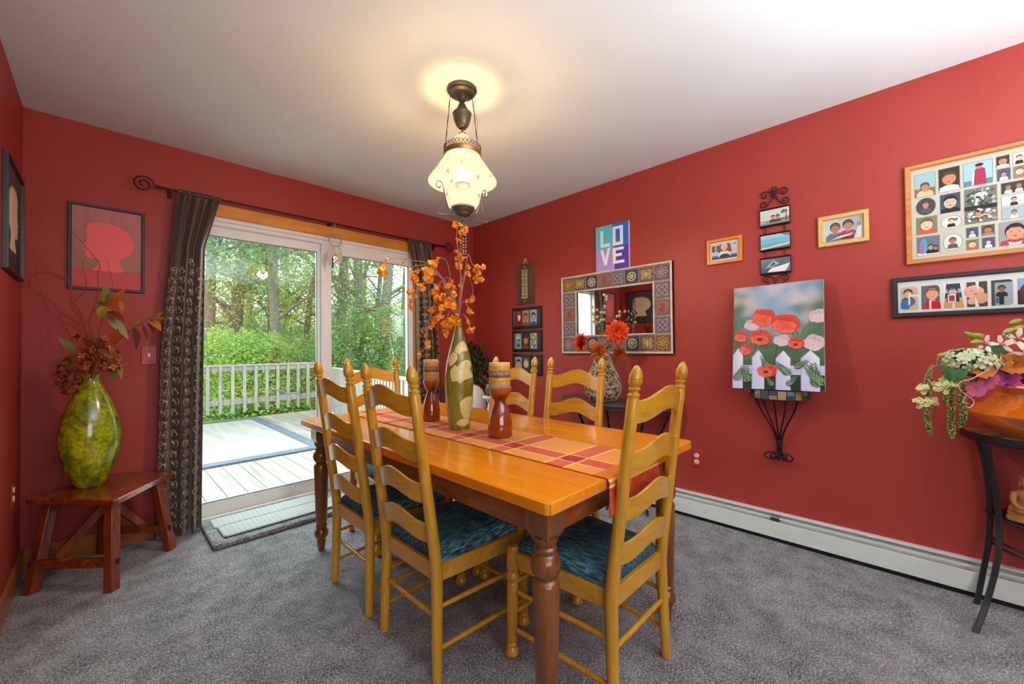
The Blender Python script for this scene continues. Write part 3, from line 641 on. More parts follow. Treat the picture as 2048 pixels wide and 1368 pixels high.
cfg = [[('toy',), ('#b08a6a', SK[1], HA[1], '#8a4a40'), ('#8fb4d8', SK[0], HA[0], '#3a4a6a')],
       [('park',), ('#3a2a20', '#c97a4c', HA[0], '#7a3020'), ('bike',)],
       [('#9ab0c0', SK[2], HA[0], '#3a3030'), ('#5a544c', '#d5ccc0', '#a89a88', '#3a3632'), ('#20242a', SK[0], HA[0], '#dcdcdc')]]
for k, (z0, z1, nm, ex) in enumerate(tri):
    u, v, w, h = bounds(2.748, 2.380, z0, z1, .02)
    o = onwall('triple_photo_frame', f'black three-photo frame, {nm} of the stack of three below the brown plaque', 'picture frame', u, v, 'right', group='black triple photo frames')
    frame_bm(w, h, .026, .018).build('frame', m_black, o)
    MB().box(-w/2+.02, w/2-.02, -.008, 0, -h/2+.02, h/2-.02).build('backing', m_black, o)
    for q in range(3):
        x0 = -w/2+w*(.085+.265*q); x1 = x0+w*.225; za, zb = -h*.37, h*.37; a = Art(-.0085, .0003); cc = cfg[k][q]; rnd = random.Random(k*7+q)
        if cc[0] == 'toy':
            a.rect(x0, za, x1, zb, '#8d1c1a')
            for c_ in ('#e8e6e0', '#1c5a3a', '#e8e6e0', '#c42a22', '#e9c84c', '#e8e6e0', '#202020'): a.blob(rnd.uniform(x0+.02, x1-.02), rnd.uniform(za+.02, zb-.02), .014, c_, .3, 8, rnd)
        elif cc[0] in ('park', 'bike'):
            a.rect(x0, za, x1, zb, '#8fa08a')
            for _ in range(8): a.blob(rnd.uniform(x0+.014, x1-.014), rnd.uniform(0, zb-.014), .012, rnd.choice(['#b8c83a', '#5a7a4a', '#c8d0d8']), .3, 8, rnd)
            a.person((x0+x1)/2, za+.02, .075, '#24489a', SK[1], '#24489a', .7)
            if cc[0] == 'bike': a.line([(x0+.01, za+.01), (x1-.012, -.01), (x0+.03, .03)], .006, '#e8ecf0')
        else: face(a, x0, za, x1, zb, *cc)
        a.build('photo', m_print, o, flip=False)
def simple_frame(nm, lb, yz, d, fm, bw, mat, content, fname='photo_frame'):
    u, v, w, h = bounds(*yz, d); o = onwall(fname, lb, 'picture frame', u, v, 'right')
    frame_bm(w, h, bw, d).build('frame', fm, o); MB().box(-w/2+bw*.6, w/2-bw*.6, -.005, 0, -h/2+bw*.6, h/2-bw*.6).build('mat_board', mat, o)
    a = Art(-.0055, .0003); content(a, w, h); a.build('photo', m_print, o, flip=False)
    MB().box(-w/2+bw*.9, w/2-bw*.9, -.0125, -.0115, -h/2+bw*.9, h/2-bw*.9).build('glazing', m_pglass, o); return o
m_pglass = glass('picture_glass', (1, 1, 1, 1), .02, .6)
def c1(a, w, h):
    x0, x1, z0, z1 = -w*.36, w*.36, -h*.30, h*.30; a.rect(x0, z0, x1, z1, '#c2c8cc'); a.rect(x0, z0, x1, z0+h*.14, '#5a6c86'); a.rect(x0, 0, x0+.02, z1-.01, '#4c5560'); a.rect(x0+.026, .0, x0+.05, z1-.01, '#5a5f66')
    a.poly([(-.035, -.01), (.045, -.01), (.035, z1-.004), (-.028, z1-.004)], '#8a3a3c'); a.person(.0, z0+.012, .085, '#e2ded6', '#d8b49c', '#d8d4cc'); a.ell(.002, z0+.014, .03, .016, '#2c3444', 14); a.rect(x0, z0, x1, z0+.012, '#2c3c66'); a.ell(x1-.012, z1-.012, .004, .005, '#20242c', 8)
simple_frame('a', 'small orange wooden frame with a photo of a person seated in a white top', (.938, .730, 1.668, 1.831), .018, m_orangef, .020, m_whitemat, c1)
def c2(a, w, h):
    x0, x1, z0, z1 = -w*.365, w*.355, -h*.34, h*.34; a.poly([(x0, z0), (x1, z0), (x1, z1), (x0, z1)], ['#cfd2cc', '#8fa3ad', '#8fa3ad', '#c3cac8'])
    a.person(-.032, z0, .098, '#5b6d86', '#a9745a', '#4c3a30'); a.person(.022, z0+.006, .098, '#b32f42', '#b98266', '#2a1e18'); a.poly([(-.055, z0+.004), (.03, z0+.02), (.045, z0+.03), (-.01, z0+.022)], '#e6e6e0'); a.rect(-.004, z0, .05, z0+.012, '#2f4056')
    a.poly([(x1-.03, z0), (x1, z0), (x1, z0+.07), (x1-.012, z0+.06)], '#d8dadb'); a.ell(x1-.008, z0+.072, .008, .011, '#a9745a', 10)
simple_frame('b', 'pale pine frame with a photo of two people, one in a red shirt', (.348, .135, 1.679, 1.846), .020, m_pinef, .024, m_whitemat, c2)

# iron strip of three photos
o = onwall('iron_photo_strip', 'black wrought-iron vertical hanger holding three landscape photos', 'picture frame', .5515*.995, 1.75, 'right')
hw = .076
def ir(pts, r=.0032, nm='scroll'): return MB().tube([(p[0], -.014, p[1]) for p in pts], r, 8).build(nm, m_iron, o)
zs = [(1.843, 1.952), (1.698, 1.803), (1.557, 1.661)]
for s in (-1, 1):
    MB().tube([(s*.048, -.010, .20), (s*.048, -.010, -.19)], .0025, 6).tube([(s*.048, -.010, .15), (s*.048, 0, .15)], .003, 6).build('side_rod', m_iron, o)
    ir([(s*a, b) for a, b in [(q[0], q[1]+.0) for q in bez([(.008, .268, 0), (.022, .235, 0), (.050, .214, 0), (.070, .222, 0), (.070, .240, 0), (.052, .246, 0), (.042, .236, 0), (.050, .229, 0)], 6)]])
    ir([(s*q[0], q[1]) for q in bez([(.004, .262, 0), (.016, .292, 0), (.044, .306, 0), (.064, .296, 0), (.062, .276, 0), (.044, .270, 0), (.036, .282, 0), (.046, .288, 0)], 6)])
    ir([(s*q[0], q[1]) for q in bez([(.003, -.236, 0), (.016, -.212, 0), (.044, -.200, 0), (.062, -.212, 0), (.060, -.230, 0), (.044, -.234, 0), (.038, -.224, 0), (.046, -.217, 0)], 6)])
    ir([(s*q[0], q[1]) for q in bez([(.003, -.242, 0), (.012, -.262, 0), (.036, -.268, 0), (.048, -.256, 0), (.040, -.246, 0), (.030, -.252, 0)], 6)])
ir([(.013*cos(2*pi*i/20), .309+.013*sin(2*pi*i/20)) for i in range(21)]); ir([(0, .30), (0, .258)], .006, 'centre_knot'); ir([(0, -.232), (0, -.250)], .005, 'centre_knot')
for k, (z0, z1) in enumerate(zs):
    z0 -= 1.75; z1 -= 1.75; b = MB().box(-hw, hw, -.018, -.004, z0, z1); fb = b.build('photo_holder', m_iron, o, bevel=.002)
    MB().tube([(-hw, -.020, z0+.006), (hw, -.020, z0+.006)], .004, 8).build('clamp_bar', m_iron, fb); MB().tube([(-hw, -.020, z1-.006), (hw, -.020, z1-.006)], .004, 8).build('clamp_bar', m_iron, fb)
    a = Art(-.0185, .0003); x0, x1, za, zb = -hw+.003, hw-.003, z0+.011, z1-.011; H_ = zb-za
    if k == 0:
        a.rect(x0, za, x1, zb, '#c9cac6'); a.poly([(x0, za), (x1, za), (x1, za+H_*.42), (x0, za+H_*.12)], '#8f8c80'); a.rect(x0, za+H_*.22, x1, za+H_*.27, '#55504a')
        a.blob(.045, zb-.022, .02, '#5c7a4c', .5, 12, sq=.6); a.rect(.056, za+.01, .060, zb-.02, '#4a3a30'); a.person(-.008, za+.012, .042, '#3c4046', SK[0], HA[0]); a.person(.016, za+.010, .044, '#5a4440', SK[1], HA[2])
    elif k == 1:
        a.poly([(x0, za), (x1, za), (x1, zb), (x0, zb)], ['#1d9cb0', '#2aa6bb', '#9fc6d6', '#a9ccd8']); a.rect(x0, za+H_*.62, x1, za+H_*.66, '#4aa8c6'); a.poly([(x1, zb), (x1-.045, zb), (x1-.02, zb-.016), (x1, zb-.02)], '#6f8088')
        a.poly([(x0, za), (x1, za), (x1, za+.026), (x0, za+.010)], '#c9c2b0'); a.poly([(x0+.02, za), (x1, za), (x1, za+.014)], '#6f6a5c')
    else:
        a.poly([(x0, za), (x1, za), (x1, zb), (x0, zb)], ['#3c525c', '#6c8088', '#5a707a', '#7a8e96']); a.poly([(-.04, za+.004), (.05, za+.002), (x1, za+.046), (.02, za+.034), (-.02, za+.028)], '#dfe6e6')
        a.poly([(-.05, za+.03), (-.01, zb-.01), (.02, za+.05), (-.02, za+.032)], '#9eb4ba'); a.poly([(-.03, za+.035), (-.008, zb-.018), (.0, za+.045)], '#3f5a66')
    a.build('photo', m_print, fb, flip=False)

# oak multi-opening collage
y0, y1, z0, z1 = -.001, -.640, 1.530, 2.016
u, v, w, h = bounds(y0, y1, z0, z1, .02)
o = onwall('collage_frame', 'large oak collage frame with many family photos in a cream mat', 'picture frame', u, v, 'right')
frame_bm(w, h, .022, .022).build('frame', m_oakf, o)
MB().box(-w/2+.012, w/2-.012, -.006, 0, -h/2+.012, h/2-.012).build('mat_board', m_cream, o)
ops = [('r', -.037, -.105, 1.852, 1.962, 'beach'), ('o', -.040, -.105, 1.762, 1.843, 0), ('r', -.118, -.184, 1.857, 1.965, 1), ('r', -.121, -.184, 1.755, 1.842, 2), ('r', -.197, -.282, 1.860, 1.965, 'cape'),
       ('r', -.198, -.293, 1.686, 1.845, 'rocks'), ('r', -.040, -.108, 1.670, 1.751, 3), ('r', -.040, -.115, 1.566, 1.655, 'snow'), ('o', -.123, -.186, 1.678, 1.738, 'yard'), ('o', -.128, -.187, 1.575, 1.650, 'arms'),
       ('r', -.201, -.236, 1.624, 1.668, 'blue'), ('r', -.247, -.284, 1.624, 1.670, 4), ('r', -.200, -.236, 1.567, 1.612, 3), ('r', -.248, -.284, 1.568, 1.613, 'blue'), ('r', -.298, -.385, 1.568, 1.669, 'redkid'),
       ('r', -.295, -.331, 1.917, 1.966, 1), ('r', -.296, -.333, 1.858, 1.909, 'blue'), ('r', -.342, -.375, 1.918, 1.967, 'snowp'), ('r', -.342, -.375, 1.858, 1.907, 3), ('r', -.307, -.375, 1.797, 1.843, 'duo'),
       ('r', -.307, -.375, 1.741, 1.787, 'snowp'), ('r', -.307, -.375, 1.684, 1.731, 'arms')]
for q in range(12): ops.append(('r', -.40-.075*(q % 3), -.462-.075*(q % 3), 1.575+.10*(q//3), 1.66+.10*(q//3), q % 5))
for k, (sh, a0, a1, b0, b1, kd) in enumerate(ops):
    pu, pv, pw, ph = bounds(a0, a1, b0, b1, .006); x = -(pu-u); z = pv-v; rnd = random.Random(k); a = Art(-.0062, .00025)
    x0, x1, za, zb = x-pw/2, x+pw/2, z-ph/2, z+ph/2
    if sh == 'o': a.ell(x, z, pw/2+.002, ph/2+.002, '#8c7a56', 28)
    else: a.rect(x0-.002, za-.002, x1+.002, zb+.002, '#8c7a56')
    if sh == 'o':
        a.ell(x, z, pw/2, ph/2, '#3c4048' if kd == 0 else '#c4ccc4', 28); a.person(x, za+ph*.12, ph*.70, {0: '#4a4e56', 'yard': '#16161a', 'arms': '#5a4a48'}[kd], SK[k % 5], HA[k % 4], .75)
        if kd == 'yard': a.blob(x+pw*.25, z+ph*.18, ph*.12, '#4f6a4a', .3, 9, rnd)
    elif kd == 'beach': outdoor(a, x0, za, x1, zb, '#8db3b8', '#7d6448', '#d9b58e', rnd)
    elif kd == 'cape':
        a.rect(x0, za, x1, zb, '#8fb6c2'); a.rect(x0, za, x1, za+ph*.22, '#4a7c94'); a.poly([(x-.02, za), (x+.026, za), (x+.022, za+ph*.66), (x+.006, za+ph*.78), (x-.008, za+ph*.66)], '#a01f44'); a.ell(x+.004, za+ph*.80, .010, .012, SK[1]); a.ell(x+.005, za+ph*.86, .013, .007, '#1c1a20'); a.line([(x-.016, za), (x-.012, za+ph*.6)], .006, '#d6d4ce')
    elif kd == 'rocks':
        a.rect(x0, za, x1, zb, '#6a6f66')
        for _ in range(60): a.blob(rnd.uniform(x0+.008, x1-.008), rnd.uniform(za+ph*.5, zb-.008), rnd.uniform(.004, .008), rnd.choice(['#2e3a2c', '#a9aba2', '#4c5a44', '#c9c9c2']), .5, 7, rnd)
        a.rect(x0, za+ph*.38, x1, za+ph*.5, '#17181a')
        for _ in range(30): a.blob(rnd.uniform(x0+.008, x1-.008), rnd.uniform(za+.006, za+ph*.36), rnd.uniform(.004, .008), rnd.choice(['#8f9290', '#c9c9c2', '#4a4c4c']), .5, 7, rnd)
        a.ell(x-.008, za+ph*.24, .009, .013, '#c27a3c'); a.line([(x-.008, za+ph*.15), (x+.012, za+ph*.22), (x+.032, za+ph*.12)], .006, '#d6b07c'); a.ell(x-.008, za+ph*.33, .005, .006, '#2a1c14')
    elif kd == 'snow':
        a.rect(x0, za, x1, zb, '#5c6c80'); a.rect(x0, za, x1, za+ph*.14, '#c9ccd2'); a.ell(x-.014, za+ph*.5, .011, ph*.42, '#3aa0c0'); a.ell(x-.022, za+ph*.45, .008, ph*.38, '#9a6a9a'); a.person(x+.008, za+ph*.08, ph*.5, '#14161c', '#c98f70', '#14161c', .8); a.person(x+.024, za+ph*.08, ph*.42, '#1a1c26', '#a9694a', '#14161c', .7)
    elif kd == 'redkid': face(a, x0, za, x1, zb, '#8b8f94', '#d08a66', '#17120f', '#b02a2a', 1.25); a.poly([(x-.016, za), (x+.016, za), (x+.02, za+.014), (x, za+.008), (x-.02, za+.014)], '#e8e4dc')
    elif kd in ('blue', 'duo', 'snowp', 'arms'):
        a.rect(x0, za, x1, zb, {'blue': '#3a4c72', 'duo': '#27302a', 'snowp': '#c4cad2', 'arms': '#93a7b4'}[kd])
        for e in ((-.22, .22) if kd == 'duo' else (0,)): a.person(x+e*pw, za, ph*.8, '#d9d9d6' if kd != 'snowp' else '#17181c', SK[k % 5], HA[k % 4], .7)
    else: face(a, x0, za, x1, zb, ['#3c2c28', '#30241f', '#33456a', '#6f7a5c', '#5a4a3c'][kd], SK[kd], HA[kd % 4], ['#4a3a52', '#e0dcd4', '#17191f', '#c0503c', '#8a7a6c'][kd])
    a.build('photo', m_print, o, flip=False)

# GRAND letter collage
y0, y1, z0, z1 = .054, -.700, 1.270, 1.4685
u, v, w, h = bounds(y0, y1, z0, z1, .018)
o = onwall('letter_collage_frame', 'long charcoal frame whose white mat spells GRAND with photos inside the letters', 'picture frame', u, v, 'right')
frame_bm(w, h, .022, .02).build('frame', m_charf, o)
MB().box(-w/2+.01, w/2-.01, -.006, 0, -h/2+.01, h/2-.01).build('mat_board', m_whitemat, o)
def LET(ch, ya, yb, seed):
    pu, pv, pw, ph = bounds(ya, yb, 1.304, 1.418, .006); x = -(pu-u); z = pv-v; x0, x1, za, zb = x-pw/2, x+pw/2, z-ph/2, z+ph/2
    rnd = random.Random(seed); a = Art(-.0062, .00025); W = '#e0e0de'
    def r(p, q, s, t_, c): a.rect(x0+pw*p, za+ph*q, x0+pw*s, za+ph*t_, c)
    def pl(pts, c): a.poly([(x0+pw*p, za+ph*q) for p, q in pts], c)
    if ch == 'G':
        r(0, 0, 1, 1, '#c8b08c'); a.line([(x0, za+ph*.75), (x1, za+ph*.68)], .002, '#8a7050'); a.person(x-.004, za+ph*.30, ph*.62, '#3c5570', '#d9a487', '#3a2c26', .8); pl([(0, .05), (.45, .05), (.6, .3), (.35, .45), (0, .38)], '#2f74b4'); pl([(.4, .1), (.8, .25), (.7, .5), (.45, .4)], '#4a6f96')
        for cx_, cy_, sx, sy in ((0, 0, 1, 1), (0, 1, 1, -1), (1, 1, -1, -1)): pl([(cx_, cy_)]+[(cx_+sx*.24*(1-sin(t_)), cy_+sy*.14*(1-cos(t_))) for t_ in [pi/2*i/6 for i in range(7)]], W)
        r(.44, .22, .54, .74, W); r(.54, .58, 1, .66, W)
    elif ch == 'R':
        r(0, 0, 1, 1, '#5f686e'); a.person(x+.006, za, ph*.95, '#c21a28', '#d9a487', '#6a5238', .62)
        pl([(1, 1)]+[(1-.22*(1-sin(t_)), 1-.16*(1-cos(t_))) for t_ in [pi/2*i/6 for i in range(7)]], W); r(.42, 0, .54, .36, W); pl([(.97, .56), (1, .62), (1, .50)], W)
    elif ch == 'A':
        r(0, 0, 1, 1, '#1d4a58'); r(0, 0, 1, .42, '#c99a58'); r(.1, .62, .9, .78, '#9ab8c4'); a.person(x-.002, za+ph*.25, ph*.62, '#20303c', '#d9a487', '#26304a', .7); r(.22, .24, .62, .56, '#e6e2da'); r(.28, .28, .56, .52, '#a8323c')
        pl([(0, 0), (.16, 1), (0, 1)], W); pl([(1, 0), (1, 1), (.82, 1)], W); pl([(.42, 0), (.56, 0), (.53, .22), (.45, .22)], W)
    elif ch == 'N':
        r(0, 0, 1, 1, '#4a4234'); a.blob(x-.010, z+.012, .030, '#d9a890', .06, 22, rnd); a.blob(x+.012, z-.018, .022, '#cf9c82', .08, 18, rnd, 1.2); a.blob(x-.014, z-.030, .016, '#d4a48c', .1, 14, rnd)
        for e in (-.016, .004): a.ell(x+e, z+.018, .003, .002, '#3a241a', 8)
        a.ell(x-.004, z+.002, .007, .0025, '#a0504a', 10); pl([(.42, 1), (.60, 1), (.58, .55)], W); pl([(.40, 0), (.60, 0), (.42, .40)], W)
    elif ch == 'D':
        r(0, 0, 1, 1, '#93a2ac'); r(0, 0, .17, 1, '#3f4a34'); r(.17, .9, 1, 1, '#2c3430'); a.person(x-.001, za+ph*.35, ph*.45, '#16171b', '#8a5c48', '#16171b', .8); r(.36, .04, .58, .5, '#16171b'); pl([(.2, .1), (.34, .1), (.34, .32), (.2, .3)], '#3c5c9a')
        for cy_, sy in ((0, 1), (1, -1)): pl([(1, cy_)]+[(1-.2*(1-sin(t_)), cy_+sy*.12*(1-cos(t_))) for t_ in [pi/2*i/6 for i in range(7)]], W)
    else:
        r(0, 0, 1, 1, '#7ea6cc'); r(0, 0, 1, .55, '#3a1f24'); a.ell(x, z, pw*.4, ph*.3, '#4c2a2a'); r(.4, 0, .6, .35, W)
    a.build('letter_photo', m_print, o, flip=False)
for ch, ya, yb in (('G', .022, -.039), ('R', -.050, -.112), ('A', -.123, -.188), ('N', -.197, -.259), ('D', -.270, -.332), ('k', -.344, -.404), ('k', -.416, -.476), ('k', -.49, -.55), ('k', -.56, -.62)): LET(ch, ya, yb, ord(ch))
# poppy painting on its stone-edged shelf bracket
SHZ = .882
sh = onwall('wall_shelf', 'small stone-tiled shelf on a scrolled black iron bracket under the poppy canvas', 'shelf', .545, SHZ, 'right')
m_sh = plain('slate_stone', (.035, .045, .05, 1), .5, var=.3)
N = 22; arc = [(-.148*cos(pi*i/N), -.002-.155*sin(pi*i/N)**.8) for i in range(N+1)]
MB().prism(arc, -.050, 0, 'xy').build('shelf_top', m_sh, sh)
cols = ['#8f7d5c', '#3b474a', '#a08a60', '#2c3a40', '#6d7268', '#9a8458', '#46524f']
m = MB(); kk = 0
for i in range(0, N, 2):
    for zz in ((-.049, -.027), (-.0255, -.002)) if i % 4 else ((-.049, -.002),):
        p, q = arc[i], arc[min(i+2, N)]; mid = arc[i+1]; g = .0018; m.col = srgb(cols[kk % 7]); kk += 1
        def lerp(a_, b_, t_): return (a_[0]+(b_[0]-a_[0])*t_, a_[1]+(b_[1]-a_[1])*t_)
        P3 = [lerp(p, mid, .1), mid, lerp(mid, q, .9)]; out = [(x*1.018, y*1.018-.001) for x, y in P3]
        m.add([(x, y, zz[0]) for x, y in out]+[(x, y, zz[1]) for x, y in out], [(0, 1, 4, 3), (1, 2, 5, 4)])
m.build('stone_tiles', m_paint, sh)
for k, (x, y) in enumerate(((-.10, -.10), (-.055, -.135), (.0, -.145), (.055, -.135), (.105, -.10))):
    pts = bez([(x, y, -.05), (x*.8, y*.75, -.12), (x*.35, y*.45, -.22), (x*.12, -.028, -.30), (x*.10, -.022, -.36), (x*.22, -.028, -.395), (x*.5, -.05, -.41), (x*.62+(.006 if x > 0 else -.006), -.06, -.385), (x*.45, -.05, -.368), (x*.3, -.04, -.38)], 7)
    MB().tube(pts, .0042, 8).build('bracket_rod', m_iron, sh)
MB().lathe([(.012, -.345), (.014, -.335), (.014, -.305), (.012, -.295)], (0, -.024, 0), 16).build('binding_collar', m_iron, sh)

import math as _m
pw, ph = .440, .612
cz = SHZ+.001+ph/2*.995
po = onwall('poppy_painting', 'canvas of red poppies over a white picket fence leaning on the small wall shelf', 'painting', .545*.985, cz, 'right', d=.0)
lean = _m.atan2(.095, ph)
po.rotation_euler = (0, 0, -pi/2)
Mx = Matrix.Translation((0, -.085, .0)) @ Matrix.Rotation(-lean, 4, 'X') @ Matrix.Rotation(radians(-.8), 4, 'Y')
m = MB(); m.T = Mx; m.box(-pw/2, pw/2, -.018, 0, -ph/2, ph/2).build('canvas', m_whitemat, po, bevel=.002)
a = Art(-.0184); a.st = .00004; a.T = Mx
nx, nz = 34, 44; sp = [('#c9d3d8', .0), ('#8fb4c8', .3), ('#5d8ba8', .5)]
def lerpc(c, d, t_): return tuple(c[i]+(d[i]-c[i])*t_ for i in range(4))
def bgc(x, z):
    n1 = noise.noise(Vector((x*7, z*9, 1.3)))*.5+.5; n2 = noise.noise(Vector((x*14, z*16, 7)))*.5+.5; t_ = (z+ph/2)/ph
    c = lerpc(srgb('#7f9fbe'), srgb('#cfc0ba'), min(1, max(0, n1*2.2-.6))); c = lerpc(c, srgb('#5d93b0'), max(0, n2-.45)*1.8)
    edge = max(0, abs(x)/(pw/2)-.45+.6*(n2-.5))*2.2*(1.25-t_)*1.6; c = lerpc(c, srgb('#4a6e54'), min(1, max(0, edge)))
    low = min(1, max(0, (.62-t_)*4+(n1-.5)*1.5)); c = lerpc(c, lerpc(srgb('#34503c'), srgb('#5d7f5e'), n2), low)
    return lerpc(c, srgb('#22382a'), min(1, max(0, (.30-t_)*5)))
for j in range(nz):
    for i in range(nx):
        xa, xb = -pw/2+pw*i/nx, -pw/2+pw*(i+1)/nx; za, zb = -ph/2+ph*j/nz, -ph/2+ph*(j+1)/nz
        a.col = [bgc(xa, za), bgc(xb, za), bgc(xb, zb), bgc(xa, zb)]; a.add([(xa, a.y, za), (xb, a.y, za), (xb, a.y, zb), (xa, a.y, zb)], [(0, 1, 2, 3)])
def U(p): return -pw/2+pw*p
def V(q): return ph/2-ph*q
def leafspray(cx_, cy_, s, ang, col, n=9):
    st0 = a.st; a.y -= st0; a.st = 0
    for k in range(n):
        t_ = k/(n-1); bx, bz = cx_+s*t_*cos(ang), cy_+s*t_*sin(ang)
        for q in (-1, 1):
            an = ang+q*radians(38); l = s*.42*(1-t_*.55); w_ = l*.13
            a.poly([(bx, bz), (bx+l*.5*cos(an)-w_*sin(an), bz+l*.5*sin(an)+w_*cos(an)), (bx+l*cos(an), bz+l*sin(an)), (bx+l*.5*cos(an)+w_*sin(an), bz+l*.5*sin(an)-w_*cos(an))], col)
    a.st = st0
for x, y, an in ((.06, .50, 1.6), (.14, .42, 1.9), (.80, .50, 1.2), (.88, .46, 1.6), (.72, .52, 1.8)): leafspray(U(x), V(y), .07, an, '#4f7a58')
# rails, pickets
a.rect(U(.0), V(.86), U(1), V(.775), '#b9bfdc'); a.rect(U(.0), V(.80), U(1), V(.79), '#d8dcf0')
for (l, r, tp) in ((.005, .125, .61), (.235, .375, .63), (.505, .660, .64), (.770, .955, .64)):
    mdl = (l+r)/2; a.poly([(U(l-.008), V(1)), (U(r), V(1)), (U(r), V(tp+.07)), (U(mdl), V(tp-.006)), (U(l-.008), V(tp+.07))], '#8f96c0'); a.poly([(U(l), V(1)), (U(r-.004), V(1)), (U(r-.004), V(tp+.072)), (U(mdl), V(tp)), (U(l), V(tp+.072))], ['#bcc2e0', '#c9cdea', '#e2e6f4', '#dce0f2', '#c6cbe6'])
def stem(x0, y0, x1, y1): a.line([(U(x0), V(y0)), (U((x0+x1)/2+.01), V((y0+y1)/2)), (U(x1), V(y1))], .0035, '#27402e')
for s_ in ((.36, .46, .40, .62), (.25, .47, .27, .62), (.52, .57, .46, .78), (.95, .50, .90, .62), (.12, .60, .13, .7)): stem(*s_)
a.clip = (-pw/2, pw/2, -ph/2, ph/2)
def poppy(x, y, r, cs, tilt=0, core=True, sq=.8):
    cx_, cy_ = U(x), V(y); rnd = random.Random(int(x*100)); n = 26
    lt, md_, ed, dk = [srgb(q) for q in (cs[2], cs[0], cs[1], cs[3])]
    for (dx, dy, k, ca, cb) in ((0, .30, .95, dk, md_), (-.42, -.02, .66, md_, lt), (.44, .02, .66, dk, md_), (.05, -.30, .72, md_, lt)):
        ux, uz = cx_+r*(dx*cos(tilt)-dy*sin(tilt)), cy_+r*(dx*sin(tilt)+dy*cos(tilt))*sq
        rr = [1+.07*sin(4*2*pi*i/n+x*50)+.035*sin(9*2*pi*i/n)+.05*rnd.uniform(-1, 1) for i in range(n)]
        st0 = a.st; pts = [(ux+r*k*rr[i]*cos(2*pi*i/n), uz+r*k*sq*rr[i]*sin(2*pi*i/n)) for i in range(n)]
        a.poly([(ux+(p[0]-ux)*1.04, uz+(p[1]-uz)*1.04) for p in pts], cs[1])
        a.fan((ux*.5+cx_*.5, uz*.5+cy_*.5), pts, ca, [lerpc(cb, md_ if i % 3 else dk, .15+.5*rnd.random()) for i in range(n)])
    if core: a.ell(cx_-r*.08, cy_-r*.10, r*.30, r*.20, '#7c1c18', 16); a.ell(cx_-r*.08, cy_-r*.10, r*.20, r*.14, '#2c2630', 14); a.ell(cx_-r*.06, cy_-r*.08, r*.10, r*.07, '#6a6a74', 10)
rd = ('#dd4a34', '#c73a28', '#ee8064', '#b02a22'); wt = ('#d4bcc4', '#bfa6b4', '#ddccd2', '#a88a9c')
poppy(.23, .39, .040, wt, 0, False, .75); poppy(.57, .55, .040, wt, 0, False, .7); poppy(.90, .58, .048, wt, 0, False, .8); poppy(.95, .34, .042, wt, .3, False, .8)
poppy(.36, .33, .055, rd, 0, False, .85); poppy(.61, .40, .062, rd, .1, False, .8); poppy(.33, .52, .050, rd, .3); poppy(.10, .50, .034, rd, .2, False, .9); poppy(.16, .63, .032, rd, -.2, False, .9); poppy(.72, .58, .035, rd, .1); poppy(.40, .83, .044, rd, -.5)
for x, y, an, s in ((.03, .93, 1.1, .09), (.16, .95, 1.5, .09), (.22, .93, 2.2, .08), (.40, .80, 1.9, .07), (.66, .86, 2.4, .09), (.70, .80, .6, .07), (.93, .97, 1.7, .12), (.99, .95, 2.2, .12), (.62, .96, .8, .07), (.46, .97, 2.0, .06)):
    leafspray(U(x), V(y), s, an, '#2f5a38'); leafspray(U(x)+.006, V(y)+.004, s*.8, an+.15, '#7fa07a', 7)
a.v = a.v; a.build('painted_face', m_print, po, flip=False)

# silhouettes
def wallpic(nm, lb, u, v, w, h, wall, fm, draw, bw=.015, d=.02):
    o = onwall(nm, lb, 'picture', u, v, wall); frame_bm(w, h, bw, d).build('frame', fm, o)
    a = Art(-.008, .0004); draw(a, w-bw*1.6, h-bw*1.6); a.build('artwork', m_paint, o, flip=False)
def head(a, w, h, c, flipx=1, sx=1, oy=0, k=1):
    pr = [(-.10, -.36), (-.20, -.36), (-.13, -.28), (-.12, -.20), (-.24, -.19), (-.30, -.15), (-.28, -.11), (-.31, -.08), (-.28, -.05), (-.34, -.02), (-.28, .04), (-.27, .12), (-.29, .22), (-.24, .30), (-.12, .335), (.06, .33), (.20, .28), (.30, .20), (.345, .10), (.34, .0), (.29, -.09), (.20, -.15), (.155, -.19), (.16, -.27), (.20, -.36)]
    pts = bez([(p[0]*w*sx*flipx, p[1]*h*k+oy*h, 0) for p in pr]+[(pr[0][0]*w*sx*flipx, pr[0][1]*h*k+oy*h, 0)], 3)
    a.poly([(p.x, p.y) for p in pts[:-1]], c)
def d1(a, w, h):
    a.poly([(-w/2, -h/2), (w/2, -h/2), (w/2, h/2), (-w/2, h/2)], ['#94705c', '#9a7460', '#c07c80', '#bb787c']); rnd = random.Random(3)
    a.rect(-w/2, -h/2, w/2, -h*.30, '#c8525e'); a.poly([(-w/2, -h*.30), (w/2, -h*.30), (w/2, -h*.27), (-w/2, -h*.26)], '#b85a62')
    for _ in range(40): a.line([(x_ := rnd.uniform(-w*.48, w*.48), rnd.uniform(-.1*h, .48*h)), (x_+rnd.uniform(-.01, .01), rnd.uniform(-.1*h, .48*h))], .0015, rnd.choice(['#9a7a64', '#a47468']))
    head(a, w, h, '#ee6c74', 1, 1.08, .03, .86)
wallpic('silhouette_picture', 'pink child silhouette on brown paper in a dark frame, on the door wall', .0165, 1.736, .315, .487, 'back', m_slate, d1)
def d2(a, w, h):
    a.poly([(-w/2, -h/2), (w/2, -h/2), (w/2, h/2), (-w/2, h/2)], ['#3a4048', '#2a2e34', '#4e4e56', '#5a4f58']); head(a, w, h, '#c8bc98', -1, .98, .03, .9); head(a, w*.94, h*.94, '#d8cdaa', -1, .98, .03, .9)
wallpic('silhouette_picture', 'cream silhouette of a head on a dark ground, on the left wall by the corner', 2.945, 1.748, .49, .50, 'left', m_black, d2)

